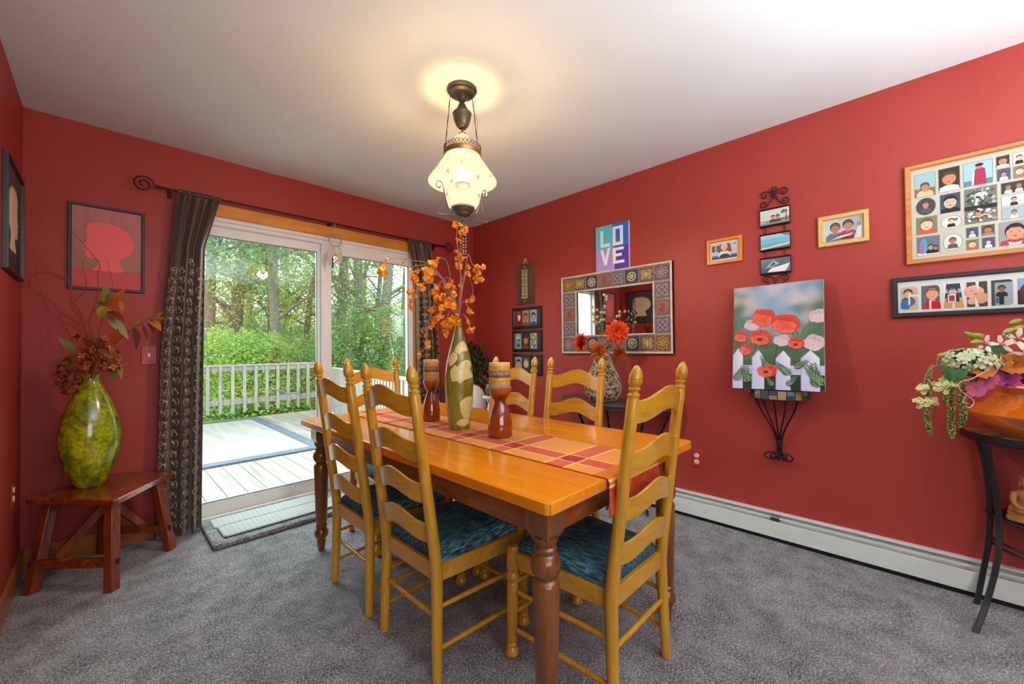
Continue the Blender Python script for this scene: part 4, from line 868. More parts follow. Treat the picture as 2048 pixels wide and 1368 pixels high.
# ------------------------------------------------------------------ curtain rod, curtains, dreamcatcher
RYc, RZ = YB-.085, 2.138
rod = thing('curtain_rod', 'thin dark iron curtain rod with scroll finials over the glass door', 'curtain rod', (1.27, RYc, RZ))
MB().tube([(-1.03, 0, 0), (1.06, 0, 0)], .0065, 12).build('rod', m_bronze, rod)
for s, xe in ((-1, -1.03), (1, 1.06)):
    m = MB().tube([(xe, 0, 0), (xe+s*.02, 0, 0)], .010, 12)
    pts = [(xe+s*(.025+.052)+s*(-p[0]), 0, p[1]) for p in spiral((0, 0), .052, .010, 0, 1.75, 44)]
    m.tube([(xe+s*.015, 0, 0)]+pts, .0042, 8).build('scroll_finial', m_bronze, rod)
for x in (-.98, .0, 1.0): MB().tube([(x, .085, -.0), (x, .02, -.004), (x, .0, -.010)], .005, 8).box(x-.012, x+.012, .080, .085, -.035, .03).build('rod_bracket', m_bronze, rod)
t = NT('brown_satin'); v = t.obj(); n1 = t.noise(t.obj((60, 60, 6)), 3, 3)
m_curt = t.base(t.ramp(n1, [(.3, '#2e1e12'), (.7, '#4a3220')]), .42, spec=.5); t.p.inputs['Sheen Weight'].default_value = .4; t.bump(t.noise(t.obj((300, 300, 300)), 1, 2), .15, .001)
m_emb = plain('cream_embroidery', '#c9b694', .4)
def curtain(label, xl, xr, zb, folds, amp, ph, seed):
    """xl, xr: functions of t (0 top .. 1 bottom) giving the world x of the two edges"""
    z_top = RZ+.012
    def S(s, t_):
        L, Rr = xl(t_), xr(t_); A = amp*(.35+.65*min(1, t_*2.2)); q = s+.05*sin(5*s+2*t_)
        x = L+(Rr-L)*(s+.010*sin(folds*2*pi*q+1.2)); y = RYc+.004+A*sin(folds*2*pi*q+ph+.8*sin(t_*2.5))*(.8+.2*sin(9*s))-.012*t_
        if t_ < .012: y = RYc-.009+A*.6*sin(folds*2*pi*q*2)*.3
        return Vector((x, y, z_top+(zb-z_top)*t_))
    r = thing('curtain', label, 'curtain', (xl(.5)*.5+xr(.5)*.5, RYc, zb), group='brown embroidered curtains'); o0 = Vector(r.location)
    nu, nv = 150, 60
    m = MB().grid(lambda u, v: tuple(S(u, v)-o0), nu, nv); c = m.build('cloth', m_curt, r, flip=False, ang=80); md = c.modifiers.new('s', 'SOLIDIFY'); md.thickness = .002; md.offset = 1
    # rod sleeve
    m = MB(); rs = []
    for i in range(41):
        s = i/40; p = S(s, .0); k = .0105+.0016*sin(s*60); rs.append([(p.x-o0.x, RYc+k*cos(b)-o0.y, RZ+k*1.15*sin(b)-o0.z) for b in [2*pi*j/12 for j in range(12)]])
    m.loft(rs).build('rod_sleeve', m_curt, r)
    rnd = random.Random(seed); em = MB()
    def put(pts, rr):
        P = []
        for s, z in pts:
            s = min(.995, max(.005, s)); t_ = (z_top-z)/(z_top-zb)
            if t_ < .02 or t_ > .985: continue
            p = S(s, t_); ds = S(min(1, s+.004), t_)-S(max(0, s-.004), t_); nrm = Vector((ds.y, -ds.x, 0)).normalized() if ds.length else Vector((0, -1, 0))
            if nrm.y > 0: nrm = -nrm
            P.append(p+nrm*.0022-o0)
        if len(P) > 2: em.tube(P, rr, 4)
    W = 1.9*(xr(.5)-xl(.5))    # cloth width if flattened
    nc = int(W/.088)
    for c_ in range(nc):
        s0 = (c_+.5)/nc; z = zb+.04; k = 0
        top_lim = z_top-.42-.10*rnd.random()
        while z < top_lim:
            sg = 1 if (k+c_) % 2 else -1; rad = .025; du = rad/W
            put([(s0+sg*(p[0]/W), z+p[1]) for p in spiral((.014, .025), rad, .004, -pi/2, 1.15, 12)], .0016)
            put([(s0-sg*.010/W+.012*sin(i*.7)/W, z+.006*i) for i in range(8)], .0015)
            if rnd.random() < .5:
                for e in range(3): put([(s0-sg*(.016+.010*sin(q+e*2.1)*q/3)/W, z+.03+.012*cos(q+e*2.1)*q/3) for q in (0, 1, 2, 3)], .0018)
            else:
                cu_, cz_ = s0-sg*.024/W, z+.012; put([(cu_+.004*cos(q)/W, cz_+.004*sin(q)) for q in (0, 1.3, 2.6, 3.9, 5.2, 6.3)], .0018)
            z += .060+.006*rnd.random(); k += 1
    em.build('embroidery', m_emb, r)
sm = lambda a, b, t_: a+(b-a)*(t_*t_*(3-2*t_) if 0 <= t_ <= 1 else (0 if t_ < 0 else 1))
curtain('long brown curtain with cream scroll embroidery left of the glass door, behind the bench', lambda t_: .322-.062*min(1, t_*2.2)-.045*t_, lambda t_: .545-.082*min(1, (t_/.16))-.025*t_, .004, 3.4, .034, 0, 5)
curtain('brown embroidered curtain at the right end of the glass door, beside the room corner', lambda t_: 1.945+.085*min(1, t_/.17), lambda t_: 2.20+.09*min(1, t_*2), .004, 4.2, .030, 1, 9)
dc = thing('dreamcatcher', 'small dreamcatcher with pale feathers hanging from the middle of the curtain rod', 'dreamcatcher', (1.285, RYc-.012, RZ))
m_hoop = plain('willow_hoop', (.33, .26, .18, 1), .6)
c0 = (0, 0, -.135); MB().tube([(.048*cos(2*pi*i/30), 0, c0[2]+.048*sin(2*pi*i/30)) for i in range(30)], .004, 6, True).build('hoop', m_hoop, dc)
m = MB().tube([(0, .012+.008*cos(q), .008*sin(q)) for q in [2*pi*i/12 for i in range(12)]], .0012, 5, True).tube([(0, .006, -.006), (0, 0, c0[2]+.048)], .0012, 5)
for i in range(9):
    a0 = 2*pi*i/9
    for r0, r1 in ((.048, .032), (.032, .016)): m.tube([(r0*cos(a0), 0, c0[2]+r0*sin(a0)), (r1*cos(a0+.35), 0, c0[2]+r1*sin(a0+.35)), (r0*cos(a0+.7), 0, c0[2]+r0*sin(a0+.7))], .0007, 4)
m.build('web', m_whitemat, dc)
m_feath = plain('pale_feather', (.55, .50, .42, 1), .7)
for x, l in ((-.042, .13), (.042, .10), (.03, .12), (-.02, .06)):
    f = MB().tube([(x, 0, c0[2]-.03), (x, 0, c0[2]-.07)], .001, 4); z = c0[2]-.06
    for q in range(2): f.sphere((x, 0, z-q*.008), .005, 8, 6)
    zt = z-.018
    f.loft([[(x+w_*cos(b), .003*sin(b), zt-l*k) for b in (0, pi/2, pi, 3*pi/2)] for k, w_ in ((0, .002), (.15, .012), (.5, .016), (.85, .011), (1, .001))]).build('feather', m_feath, dc)

# ------------------------------------------------------------------ bench and green vase
bz = .432
bench = thing('wooden_bench', 'rustic reddish-brown angled wooden bench in the left corner', 'bench', (.02, 3.02, 0))
m_bench = wood('cherry_slab', '#4f1c08', '#86380f', '#a64d1a', 'X', .24, .6); m_bleg = wood('cherry_leg', '#4a1a08', '#7c330f', '#93431a', 'Z', .35, .3, True)
q = [(-.285, .03), (-.262, .012), (.012, -.305), (.03, -.305), (.262, .06), (.262, .085), (.04, .283), (-.06, .283)]
MB().prism(q, bz-.030, bz, 'xy').build('slab', m_bench, bench, bevel=.005, bseg=3)
tops = [(-.20, .035), (.012, -.215), (.195, .055), (-.005, .235)]; feet = [(-.258, -.045), (.010, -.295), (.252, .022), (-.02, .262)]
LG = []
for tp, ft in zip(tops, feet):
    MB().beam((ft[0], ft[1], .0), (tp[0], tp[1], bz-.031), .046, .040, (-.7, .7, 0)).build('leg', m_bleg, bench, bevel=.004)
def onleg(i, z): k = z/(bz-.031); return Vector((feet[i][0]+(tops[i][0]-feet[i][0])*k, feet[i][1]+(tops[i][1]-feet[i][1])*k, z))
MB().beam(onleg(0, .125)+Vector((-.012, .0, 0)), onleg(1, .125)+Vector((.012, -.008, 0)), .024, .042).build('rail', m_bench, bench, bevel=.002)
MB().beam(onleg(3, .125), onleg(2, .125), .024, .042).build('rail', m_bench, bench, bevel=.002)
mid = (onleg(0, .13)+onleg(1, .13))/2; mid2 = (onleg(3, .13)+onleg(2, .13))/2
MB().beam(mid+Vector((-.06, .08, .015)), Vector((.04, .0, bz-.032)), .022, .036).build('brace', m_bleg, bench, bevel=.002)
MB().beam(mid2+Vector((.03, -.02, .01)), Vector((-.03, -.02, bz-.032)), .022, .036).build('brace', m_bleg, bench, bevel=.002)
m_tenon = plain('dark_tenon', (.03, .012, .008, 1), .5)
for i, z in ((0, .128), (1, .128), (2, .128)):
    p = onleg(i, z); d_ = Vector((.56, -.83, 0)) if i < 2 else Vector((.75, -.66, 0)); MB().rbox(p+Vector((0, 0, 0))+({0: Vector((-.022, -.006, 0)), 1: Vector((.020, -.010, 0)), 2: Vector((.016, -.018, 0))}[i]), (.012, .012, .026), Matrix.Rotation(.7, 3, 'Z')).build('tenon', m_tenon, bench)
t = NT('mottled_green_glaze'); v = t.obj(); n1 = t.noise(v, 6, 6, .7, 2.0); n2 = t.noise(v, 18, 4, .6, 3); n3 = t.noise(v, 4.5, 2)
c = t.ramp(n1, [(.30, '#2c400c'), (.40, '#6d880a'), (.52, '#a9b80e'), (.70, '#c9cc2a')]); c = t.mix(t.ramp(n2, [(.44, (0, 0, 0, 1)), (.60, (.55,)*3+(1,))]), c, '#3b520c')
c = t.mix(t.ramp(n3, [(.60, (0, 0, 0, 1)), (.66, (.75,)*3+(1,))]), c, '#3a2c12')
m_gv = t.base(c, .18, 0, .7, .6, .08)
gv = MB().lathe([(.002, .001), (.048, 0), (.054, .006), (.072, .045), (.100, .12), (.116, .19), (.120, .24), (.116, .30), (.103, .37), (.083, .44), (.059, .495), (.043, .53), (.034, .555), (.032, .572), (.040, .590), (.036, .590), (.029, .572), (.029, .55), (.034, .5)], (0, 0, 0), 56).build('green_vase', m_gv, loc=(-.048, 3.085, bz+.0005))
tag(gv, 'tall mottled lime-green ceramic vase standing on the wooden bench', 'vase')
# ------------------------------------------------------------------ camera frame (2048 x 1368), used to read real positions at a given depth
CF, CYAW, CPIT, CROL, CH = 804.28, .7932, .0139, -.0102, 1.1393
_f = Vector((sin(CYAW)*cos(CPIT), cos(CYAW)*cos(CPIT), sin(CPIT))); _r = Vector((cos(CYAW), -sin(CYAW), 0)); _u = _r.cross(_f)
_r2 = _r*cos(CROL)+_u*sin(CROL); _u2 = _r2.cross(_f)
def at(px, py, D): return Vector((0, 0, CH))+(_f+_r2*((px-1024)/CF)-_u2*((py-684)/CF))*D

# ------------------------------------------------------------------ on the dining table
ZT = TZ+.0048
def place(m, name, mat, loc, label, cat, **k): o = m.build(name, mat, loc=loc, **k); return tag(o, label, cat)
VX, VY = 1.222, 1.570
t = NT('olive_glaze'); v = t.obj((1, 1, .35)); n1 = t.noise(v, 9, 4, .6, 1.5)
m_olive = t.base(t.ramp(n1, [(.3, '#5d5a14'), (.5, '#7d7b26'), (.7, '#9a9744')]), .22, 0, .5, .6)
vp = [(.002, 0), (.046, 0), (.050, .004), (.056, .05), (.0625, .10), (.0675, .15), (.0698, .20), (.0698, .24), (.067, .285), (.061, .325), (.052, .365), (.041, .405), (.031, .44), (.0235, .47), (.0185, .495), (.0165, .515), (.0165, .532), (.0180, .538), (.0150, .538), (.0135, .52), (.0135, .46)]
def vr(z):
    for (r0, z0), (r1, z1) in zip(vp[1:18], vp[2:19]):
        if z0 <= z <= z1: return r0+(r1-r0)*(z-z0)/max(1e-6, z1-z0)
    return .05
tv = thing('tall_vase', 'tall olive-green vase with cream lotus flowers on the table runner', 'vase', (VX, VY, ZT))
MB().lathe(vp, (0, 0, 0), 64).build('vase_body', m_olive, tv)
fc = atan2(-VY, -VX)
def onv(cx, cy, ox, oy, sc, lift=.0016):
    px, py = ox+cx/sc, oy+cy/sc; z = max(.01, min(.53, (858-py)*.00244)); r = vr(z); s_ = max(-.98, min(.98, (px-919.5)*.00244/r)); a_ = fc+math.asin(s_)
    return Vector(((r+lift)*cos(a_), (r+lift)*sin(a_), z))
m_lotus = plain('cream_slip', '#d8cc86', .35, var=.08, coat=.3)
m_lotus2 = plain('cream_slip_dark', '#8f7434', .4, var=.1)
def patch(pts, ox, oy, sc):
    cx_ = sum(p[0] for p in pts)/len(pts); cy_ = sum(p[1] for p in pts)/len(pts); K = 5; n = len(pts)
    P = bez([(p[0], p[1], 0) for p in pts]+[(pts[0][0], pts[0][1], 0)], 3)[:-1]; n = len(P)
    vs = [onv(cx_, cy_, ox, oy, sc, .0030)]; fs = []
    for k in range(1, K+1):
        for p in P: vs.append(onv(cx_+(p.x-cx_)*k/K, cy_+(p.y-cy_)*k/K, ox, oy, sc, .0030 if k < K else .0006))
    for i in range(n): fs.append((0, 1+i, 1+(i+1) % n))
    for k in range(K-1):
        for i in range(n): fs.append((1+k*n+i, 1+(k+1)*n+i, 1+(k+1)*n+(i+1) % n, 1+k*n+(i+1) % n))
    m = MB().add(vs, fs)
    m.k = 1
    for i in range(0, n, 4): m.tube([onv(cx_+(P[i].x-cx_)*k, cy_+(P[i].y-cy_)*k, ox, oy, sc, .0034) for k in (.25, .5, .8)], .0005, 4)
    m.tube([onv(p.x, p.y, ox, oy, sc, .001) for p in P], .0012, 5, True)
    m.build('lotus_relief', [m_lotus, m_lotus2], tv)
patch([(310, 640), (360, 550), (420, 515), (462, 570), (475, 640), (420, 650), (370, 690), (330, 670)], 860, 600, 6.22)
patch([(255, 720), (290, 660), (330, 655), (355, 700), (340, 760), (270, 825), (245, 780)], 860, 600, 6.22)
patch([(270, 870), (320, 805), (350, 825), (400, 770), (480, 745), (520, 800), (505, 860), (535, 950), (500, 980), (440, 990), (390, 1035), (340, 1005), (290, 1010), (265, 940)], 860, 600, 6.22)
patch([(410, 710), (470, 650), (560, 625), (598, 690), (590, 790), (555, 850), (550, 920), (505, 950), (455, 900), (420, 830)], 860, 700, 6.838)
patch([(365, 970), (430, 928), (480, 922), (540, 950), (520, 1010), (440, 1030), (375, 1005)], 860, 700, 6.838)
m = MB()
for pts in ([(240, 330), (250, 600), (290, 850), (350, 1080)], [(270, 330), (290, 600), (330, 850), (385, 1085)], [(310, 420), (280, 520), (320, 620), (300, 760), (350, 900)], [(380, 440), (330, 560), (315, 640), (325, 780)], [(415, 710), (350, 750), (320, 850), (345, 960)], [(330, 15), (270, 150), (240, 330)]):
    m.tube([onv(p.x, p.y, 860, 700, 6.838, .0012) for p in bez([(a_, b_, 0) for a_, b_ in pts], 5)], .0014, 5)
m.build('stem_relief', m_lotus2, tv)
# blossom branches standing in the vase
m_twig = plain('pink_brown_twig', '#b98078', .6, var=.1)
def blossom(m, c, r, rnd):
    n = 5; ax_ = Vector((rnd.uniform(-1, 1), rnd.uniform(-1, 1), rnd.uniform(-.6, 1))).normalized(); e1 = ax_.orthogonal().normalized(); e2 = ax_.cross(e1)
    for k in range(n):
        q = 2*pi*k/n+rnd.uniform(-.2, .2); d = e1*cos(q)+e2*sin(q); s = ax_.cross(d); l = r*rnd.uniform(.8, 1.1); w_ = l*.48
        cc = lerp3(srgb('#fb9214'), srgb('#ffbe38'), rnd.random()); dk = lerp3(cc, srgb('#e0640a'), .6)
        m.col = [dk, cc, cc, cc, cc]
        m.add([c, c+d*l*.5+s*w_+ax_*l*.28, c+d*l+s*w_*.5+ax_*l*.22, c+d*l-s*w_*.5+ax_*l*.3, c+d*l*.5-s*w_+ax_*l*.2], [(0, 1, 2, 3, 4)])
def lerp3(a, b, t_): return tuple(a[i]+(b[i]-a[i])*t_ for i in range(3))+(1,)
VD = 1.965
def cp(x, y): return (740+x/5.7, 440+y/5.7)
BR = [
 ([(919, 640), (923, 570), (917, 510), (913, 470), (918, 448), (928, 452)], [(1000, 50, 50), (1100, 95, 32), (1075, 135, 42), (1005, 225, 28)], .00, 'tallest orange blossom branch, reaching up to the pendant lamp'),
 ([(919, 640), (921, 560), (920, 520), (918, 500)], [(985, 365, 28), (1030, 425, 50), (1020, 515, 45), (1035, 745, 28)], .03, 'upright orange blossom branch just below the lamp beads'),
 ([(919, 640), (926, 570), (936, 510), (944, 527), (957, 545)], [(1125, 530, 32), (1215, 560, 60), (1240, 670, 52), (1125, 610, 38)], .06, 'orange blossom branch bending right, highest on the right side'),
 ([(919, 640), (922, 565), (935, 548), (944, 570), (946, 595)], [(1170, 905, 38), (1150, 935, 24)], .08, 'thin orange blossom branch arching right and drooping below the highest one'),
 ([(919, 640), (925, 606), (934, 610), (938, 622)], [(1115, 1025, 32), (1145, 1055, 28), (1100, 930, 18)], -.04, 'short orange blossom branch just right of the vase mouth'),
 ([(919, 640), (928, 630), (935, 645), (940, 660)], [(1120, 1155, 28), (1145, 1255, 42)], -.06, 'lowest orange blossom branch on the right, below the vase mouth'),
 ([(919, 640), (898, 575), (860, 530), (826, 521), (800, 517), (775, 520), (766, 535)], [(390, 475, 22), (190, 445, 22), (150, 495, 24), (145, 600, 48)], -.05, 'longest orange blossom branch, reaching left in front of the glass door'),
 ([(919, 640), (905, 580), (896, 530), (886, 517), (872, 522)], [(720, 500, 48), (775, 440, 22)], .05, 'orange blossom branch curling left at the top, against the right curtain'),
 ([(919, 640), (895, 575), (865, 538), (850, 530), (830, 532)], [(650, 580, 65), (650, 655, 60), (540, 585, 24), (480, 565, 24), (520, 670, 45)], .02, 'orange blossom branch with the fullest flowers, reaching upper left over the curtain'),
 ([(919, 640), (890, 580), (858, 566), (838, 575), (824, 590)], [(590, 750, 36), (590, 790, 24), (470, 820, 42), (520, 865, 24), (470, 925, 28), (465, 985, 34), (490, 1035, 18)], -.02, 'orange blossom branch drooping over the edge between door and curtain'),
 ([(919, 640), (900, 595), (884, 562), (878, 578)], [(735, 825, 50), (760, 775, 34), (780, 885, 45), (850, 885, 42)], -.07, 'orange blossom branch in the middle left of the spray'),
 ([(919, 640), (911, 600), (900, 560), (890, 555)], [(920, 710, 32), (880, 760, 34), (960, 770, 24), (960, 845, 32)], -.08, 'short upright orange blossom branch just left of the vase mouth'),
 ([(919, 640), (905, 612), (890, 606), (878, 625)], [(910, 950, 54), (820, 1020, 44), (800, 1100, 38)], -.10, 'low orange blossom branch just above and left of the vase mouth'),
 ([(919, 640), (895, 612), (866, 618), (856, 650), (852, 690), (840, 708)], [(700, 1020, 42), (750, 1135, 48), (705, 1205, 38), (595, 1265, 26), (640, 1325, 28), (661, 1420, 40), (564, 1545, 30)], -.03, 'orange blossom branch hanging lowest on the left, down the curtain'),
 ([(919, 640), (903, 622), (892, 640), (890, 665)], [(905, 1135, 38), (980, 1085, 30), (960, 1180, 36), (990, 1150, 34), (850, 1190, 50), (860, 1260, 40), (865, 1310, 28)], -.12, 'orange blossom branch with clustered flowers drooping left beside the vase neck')]
for k, (path, bl, dd, lb) in enumerate(BR):
    rnd = random.Random(100+k); r = thing('blossom_branch', lb, 'flower branch', (VX, VY, ZT+.45), group='orange blossom branches in the tall vase'); o0 = r.location.copy()
    n = len(path); pts = [at(px, py, VD+dd*min(1, i/2)) for i, (px, py) in enumerate(path)]
    pts[0] = Vector((VX, VY, ZT+.538))+(pts[1]-Vector((VX, VY, ZT+.538))).normalized()*.0; a0 = 2*pi*k/15
    pts.insert(0, Vector((VX+.006*cos(a0), VY+.006*sin(a0), ZT+.46)))
    pts[1] += Vector((.006*cos(a0), .006*sin(a0), 0))
    cur = bez(pts, 8); MB().tube([p-o0 for p in cur], lambda q: .0026-.0014*q, 6).build('stem', m_twig, r)
    for (bx, by, bs) in bl:
        px, py = cp(bx, by); c = at(px, py, VD+dd+rnd.uniform(-.02, .02)); rad = bs/5.7*VD/CF*.92
        j = min(range(len(cur)), key=lambda i: (cur[i]-c).length); m = MB(); q0 = cur[max(0, j-3)]
        MB().tube([p-o0 for p in bez([q0, (q0+c)/2+Vector((0, 0, .012)), c], 5)], .0009, 5).build('side_twig', m_twig, r)
        nb = max(4, int(rad*1200*.25)+2)
        for i in range(nb+2): blossom(m, c-o0+Vector([rnd.gauss(0, rad*.42) for _ in range(3)]), min(.016, rad*.85), rnd)
        m.build('blossom', m_petal, r, flip=False)

# ceramic candle holders with candles
t = NT('amber_glaze'); v = t.obj(); sx_ = t.n('ShaderNodeSeparateXYZ'); t.l(v, sx_.inputs[0]); mrg = t.n('ShaderNodeMapRange'); mrg.inputs[1].default_value = 0; mrg.inputs[2].default_value = .33; t.l(sx_.outputs[2], mrg.inputs[0])
nz = t.noise(t.obj((1, 1, .2)), 30, 3); ad_ = t.n('ShaderNodeMath', operation='MULTIPLY_ADD'); ad_.inputs[1].default_value = .03; t.l(nz, ad_.inputs[0]); t.l(mrg.outputs[0], ad_.inputs[2])
c = t.ramp(ad_.outputs[0], [(0, '#7a2d06'), (.25, '#8a3408'), (.48, '#6d2405'), (.545, '#3a1004'), (.58, '#7c2706'), (.66, '#b9490a')])
m_amb = t.base(c, .12, 0, .9, .7, .04)
t = NT('rough_stone_glaze'); m_rough = t.base(t.ramp(t.noise(t.obj(), 90, 4, .8), [(.35, '#4a3f36'), (.5, '#8d7f74'), (.68, '#c0b4a8')]), .8); t.bump(t.noise(t.obj(), 120, 3), .6, .003)
m_band1 = plain('rust_band', '#7c4a20', .5, var=.35, bump=.3); m_band2 = plain('ochre_band', '#c89238', .4, var=.25, bump=.3); m_band3 = plain('sand_band', '#a8946c', .7, var=.3, bump=.5, bs=120)
m_wax = plain('amber_wax', '#d99a38', .45, var=.15); t = NT('wax_top'); m_waxt = t.base('#e3c988', .5); t.p.inputs['Subsurface Weight'].default_value = .2
for (x, y, h, rr, ln, lb) in ((1.232, 1.292, .328, .0545, 'nearer', 'nearer to the viewer'), (1.252, 1.853, .333, .0475, 'farther', 'x')):
    s = rr/.0545; k = h/.328
    o = thing('candle_holder', f'amber hourglass ceramic candle holder, {"in front of" if ln == "nearer" else "behind and left of"} the tall vase', 'candle holder', (x, y, ZT))
    pr = [(.002, 0), (.050, 0), (.054, .004), (.0545, .03), (.0535, .06), (.049, .09), (.041, .118), (.031, .142), (.0265, .152), (.0265, .158), (.031, .166), (.042, .182), (.050, .202), (.052, .214)]
    MB().lathe([(a_*s, b_*k) for a_, b_ in pr], (0, 0, 0), 48).build('glazed_base', m_amb, o)
    def band(z0, z1, r0, mat, nm, bulge=0): MB().lathe([(.03*s, z0*k), (r0*s*.985, z0*k), (r0*s+bulge, (z0*.7+z1*.3)*k), (r0*s+bulge, (z0*.3+z1*.7)*k), (r0*s*.985, z1*k), (.03*s, z1*k)], (0, 0, 0), 40).build(nm, mat, o)
    band(.2142, .220, .0525, m_rough, 'rim_ring', .001); band(.2202, .243, .0475, m_band3, 'sand_band'); band(.2432, .262, .0475, m_band2, 'ochre_band'); band(.2622, .272, .0475, m_band1, 'rust_band'); band(.2722, .288, .0490, m_rough, 'stone_band'); band(.2882, .293, .0500, m_rough, 'upper_ring', .001)
    cnd = thing('pillar_candle', f'short amber and cream pillar candle in the {ln} amber candle holder', 'candle', (x, y, ZT+.2932*k))
    MB().lathe([(.002, 0), (.0455*s, 0), (.046*s, .003), (.046*s, .018), (.0455*s, .0185)], (0, 0, 0), 40).build('amber_wax', m_wax, cnd)
    MB().lathe([(.0455*s, .0187), (.0462*s, .020), (.0462*s, .033*k), (.044*s, .034*k), (.040*s, .029*k), (.002, .027*k)], (0, 0, 0), 40).build('cream_wax', m_waxt, cnd)
    MB().tube([(0, 0, .027*k), (.001, 0, .036*k)], .0012, 6).build('wick', m_black, cnd)

# ------------------------------------------------------------------ console table under the mirror
CZ = .742
con = thing('console_table', 'dark half-oval console table with thin twisted iron legs under the mirror', 'table', (XR-.004, 1.575, 0))
m_cont = plain('dark_slate_top', '#3a3634', .35, var=.3, coat=.3)
N = 32; arc = lambda a_, b_, k=1: [(-b_*sin(pi*i/N)*k, a_*cos(pi*i/N)*k) for i in range(N+1)]
MB().prism(arc(.48, .40), CZ-.016, CZ, 'xy').build('top', m_cont, con, bevel=.003)
MB().prism([(p[0]-.0, p[1]) for p in arc(.455, .375)], CZ-.042, CZ-.0165, 'xy').build('edge_band', plain('grey_metal_edge', '#5c6468', .4, .5), con, bevel=.002)
for k, (x, y) in enumerate(((-.06, .43), (-.29, .25), (-.34, -.06), (-.24, -.32), (-.05, -.43))):
    p0 = Vector((x*.9, y*.94, CZ-.042)); p1 = Vector((x*.62, y*.62, .38)); p2 = Vector((x*.95, y*.98, .0)); m = MB(); path = bez([p0, p0.lerp(p1, .5)+Vector((0, 0, 0)), p1, p1.lerp(p2, .55)+Vector((-x*.06, -y*.06, 0)), p2], 14)
    for q in (0, pi): m.tube([p+Vector((.0055*cos(q+i*.75), .0055*sin(q+i*.75), 0)) for i, p in enumerate(path)], .0058, 6)
    m.build('twisted_leg', m_iron, con)
for z in (.38,): MB().tube([(p[0]*.62, p[1]*.62, z) for p in arc(.455, .36)], .005, 8).build('leg_hoop', m_iron, con)
TVX, TVY = 2.575, 1.602
tw = thing('twig_vase', 'bulbous vase wrapped in pale tangled twigs on the dark console table', 'vase', (TVX, TVY, CZ+.0005))
pr = [(.002, .002), (.075, .002), (.095, .012), (.118, .05), (.128, .095), (.124, .140), (.108, .185), (.086, .230), (.066, .275), (.056, .315), (.054, .350), (.060, .385), (.070, .410), (.066, .410), (.056, .385), (.05, .35)]
m_tb = plain('brown_basket', '#4f3c2c', .8, var=.5, bump=.5); m_vine = plain('pale_vine', '#c4b698', .7, var=.2)
MB().lathe(pr, (0, 0, 0), 40).build('vase_body', m_tb, tw)
def pr_r(z):
    for (r0, z0), (r1, z1) in zip(pr[1:12], pr[2:13]):
        if z0 <= z <= z1: return r0+(r1-r0)*(z-z0)/max(1e-6, z1-z0)
    return .07
rnd = random.Random(4); m = MB()
for k in range(280):
    a_ = rnd.uniform(0, 2*pi); z = rnd.uniform(.01, .40); d_ = rnd.uniform(0, 2*pi); pts = []
    for i in range(rnd.randint(8, 16)):
        r0 = pr_r(z)+.003; pts.append(Vector((r0*cos(a_), r0*sin(a_), z))); d_ += rnd.uniform(-.65, .65); a_ += .013*cos(d_)/max(.05, r0); z = min(.405, max(.006, z+.013*sin(d_)))
    m.tube(pts, .0017, 4)
m.build('woven_twigs', m_vine, tw)
def dahlia(name, label, c, r, cs, n, facing, stem_to, rnd, group=None, flat=.35):
    o = thing(name, label, 'flower', tuple(c), group=group); F = Vector(facing).normalized(); e1 = F.orthogonal().normalized(); e2 = F.cross(e1); m = MB()
    for k in range(n):
        t_ = ((k+.5)/n)**.6; q = k*2.39996; el = (1-t_)*1.25+rnd.uniform(-.15, .15)-.15; d = (e1*cos(q)+e2*sin(q))*cos(el)+F*sin(el); s = d.cross(F if abs(d.dot(F)) < .95 else e1).normalized(); up_ = s.cross(d)
        l = r*(.62+.38*t_)*rnd.uniform(.85, 1.1); w_ = l*.13; b = F*r*.10*(1-t_); c1_ = lerp3(srgb(cs[0]), srgb(cs[1]), rnd.random()); c2_ = srgb(cs[2])
        m.col = [c2_, c1_, c1_, c1_]; m.add([b, b+d*l*.55+s*w_+up_*l*.05, b+d*l, b+d*l*.55-s*w_+up_*l*.05], [(0, 1, 2, 3)])
    m.build('petals', m_petal, o, flip=False); MB().sphere((0, 0, 0), r*.16, 10, 6).build('flower_head', m_rust, o)
    st_ = Vector(stem_to)-Vector(c); MB().tube(bez([Vector((0, 0, 0))-F*r*.05, st_*.5+Vector((0, 0, .01))-F*.03, st_], 6), .0022, 6).build('stem', m_stem, o); return o
m_rust = plain('rust_centre', '#8a3a10', .7); m_stem = plain('dull_green_stem', '#4f5a2c', .7); m_drystem = plain('dry_stem', '#8a7352', .8)
mouth = Vector((TVX, TVY, CZ+.37)); rnd = random.Random(11); TD = .713*TVX+.70*TVY
dahlia('dahlia_flower', 'large orange-red dahlia in front of the mirror, the rightmost on the twig vase', at(1234, 664, TD-.12), .098, ('#e2380c', '#f2641a', '#a81c08'), 90, (-.80, -.55, .15), mouth, rnd)
dahlia('dahlia_flower', 'orange-red dahlia turned to the left, the leftmost in the twig vase', at(1164, 684, TD-.05), .088, ('#e0300c', '#ee5418', '#9c1a08'), 80, (-.75, .45, .2), mouth, rnd)
dahlia('dahlia_flower', 'rust-brown spiky flower at the left of the twig vase mouth', at(1196, 701, TD-.10), .082, ('#a8460f', '#c9641c', '#6a2408'), 70, (-.7, -.2, .5), mouth, rnd)
dahlia('dahlia_flower', 'rust-brown spiky flower hanging at the right of the twig vase mouth', at(1238, 708, TD-.04), .062, ('#9c3c0c', '#bb5416', '#5e1e06'), 64, (-.6, -.65, -.1), mouth, rnd)
m_pod = plain('cream_pod', '#b9a98a', .7, var=.2)
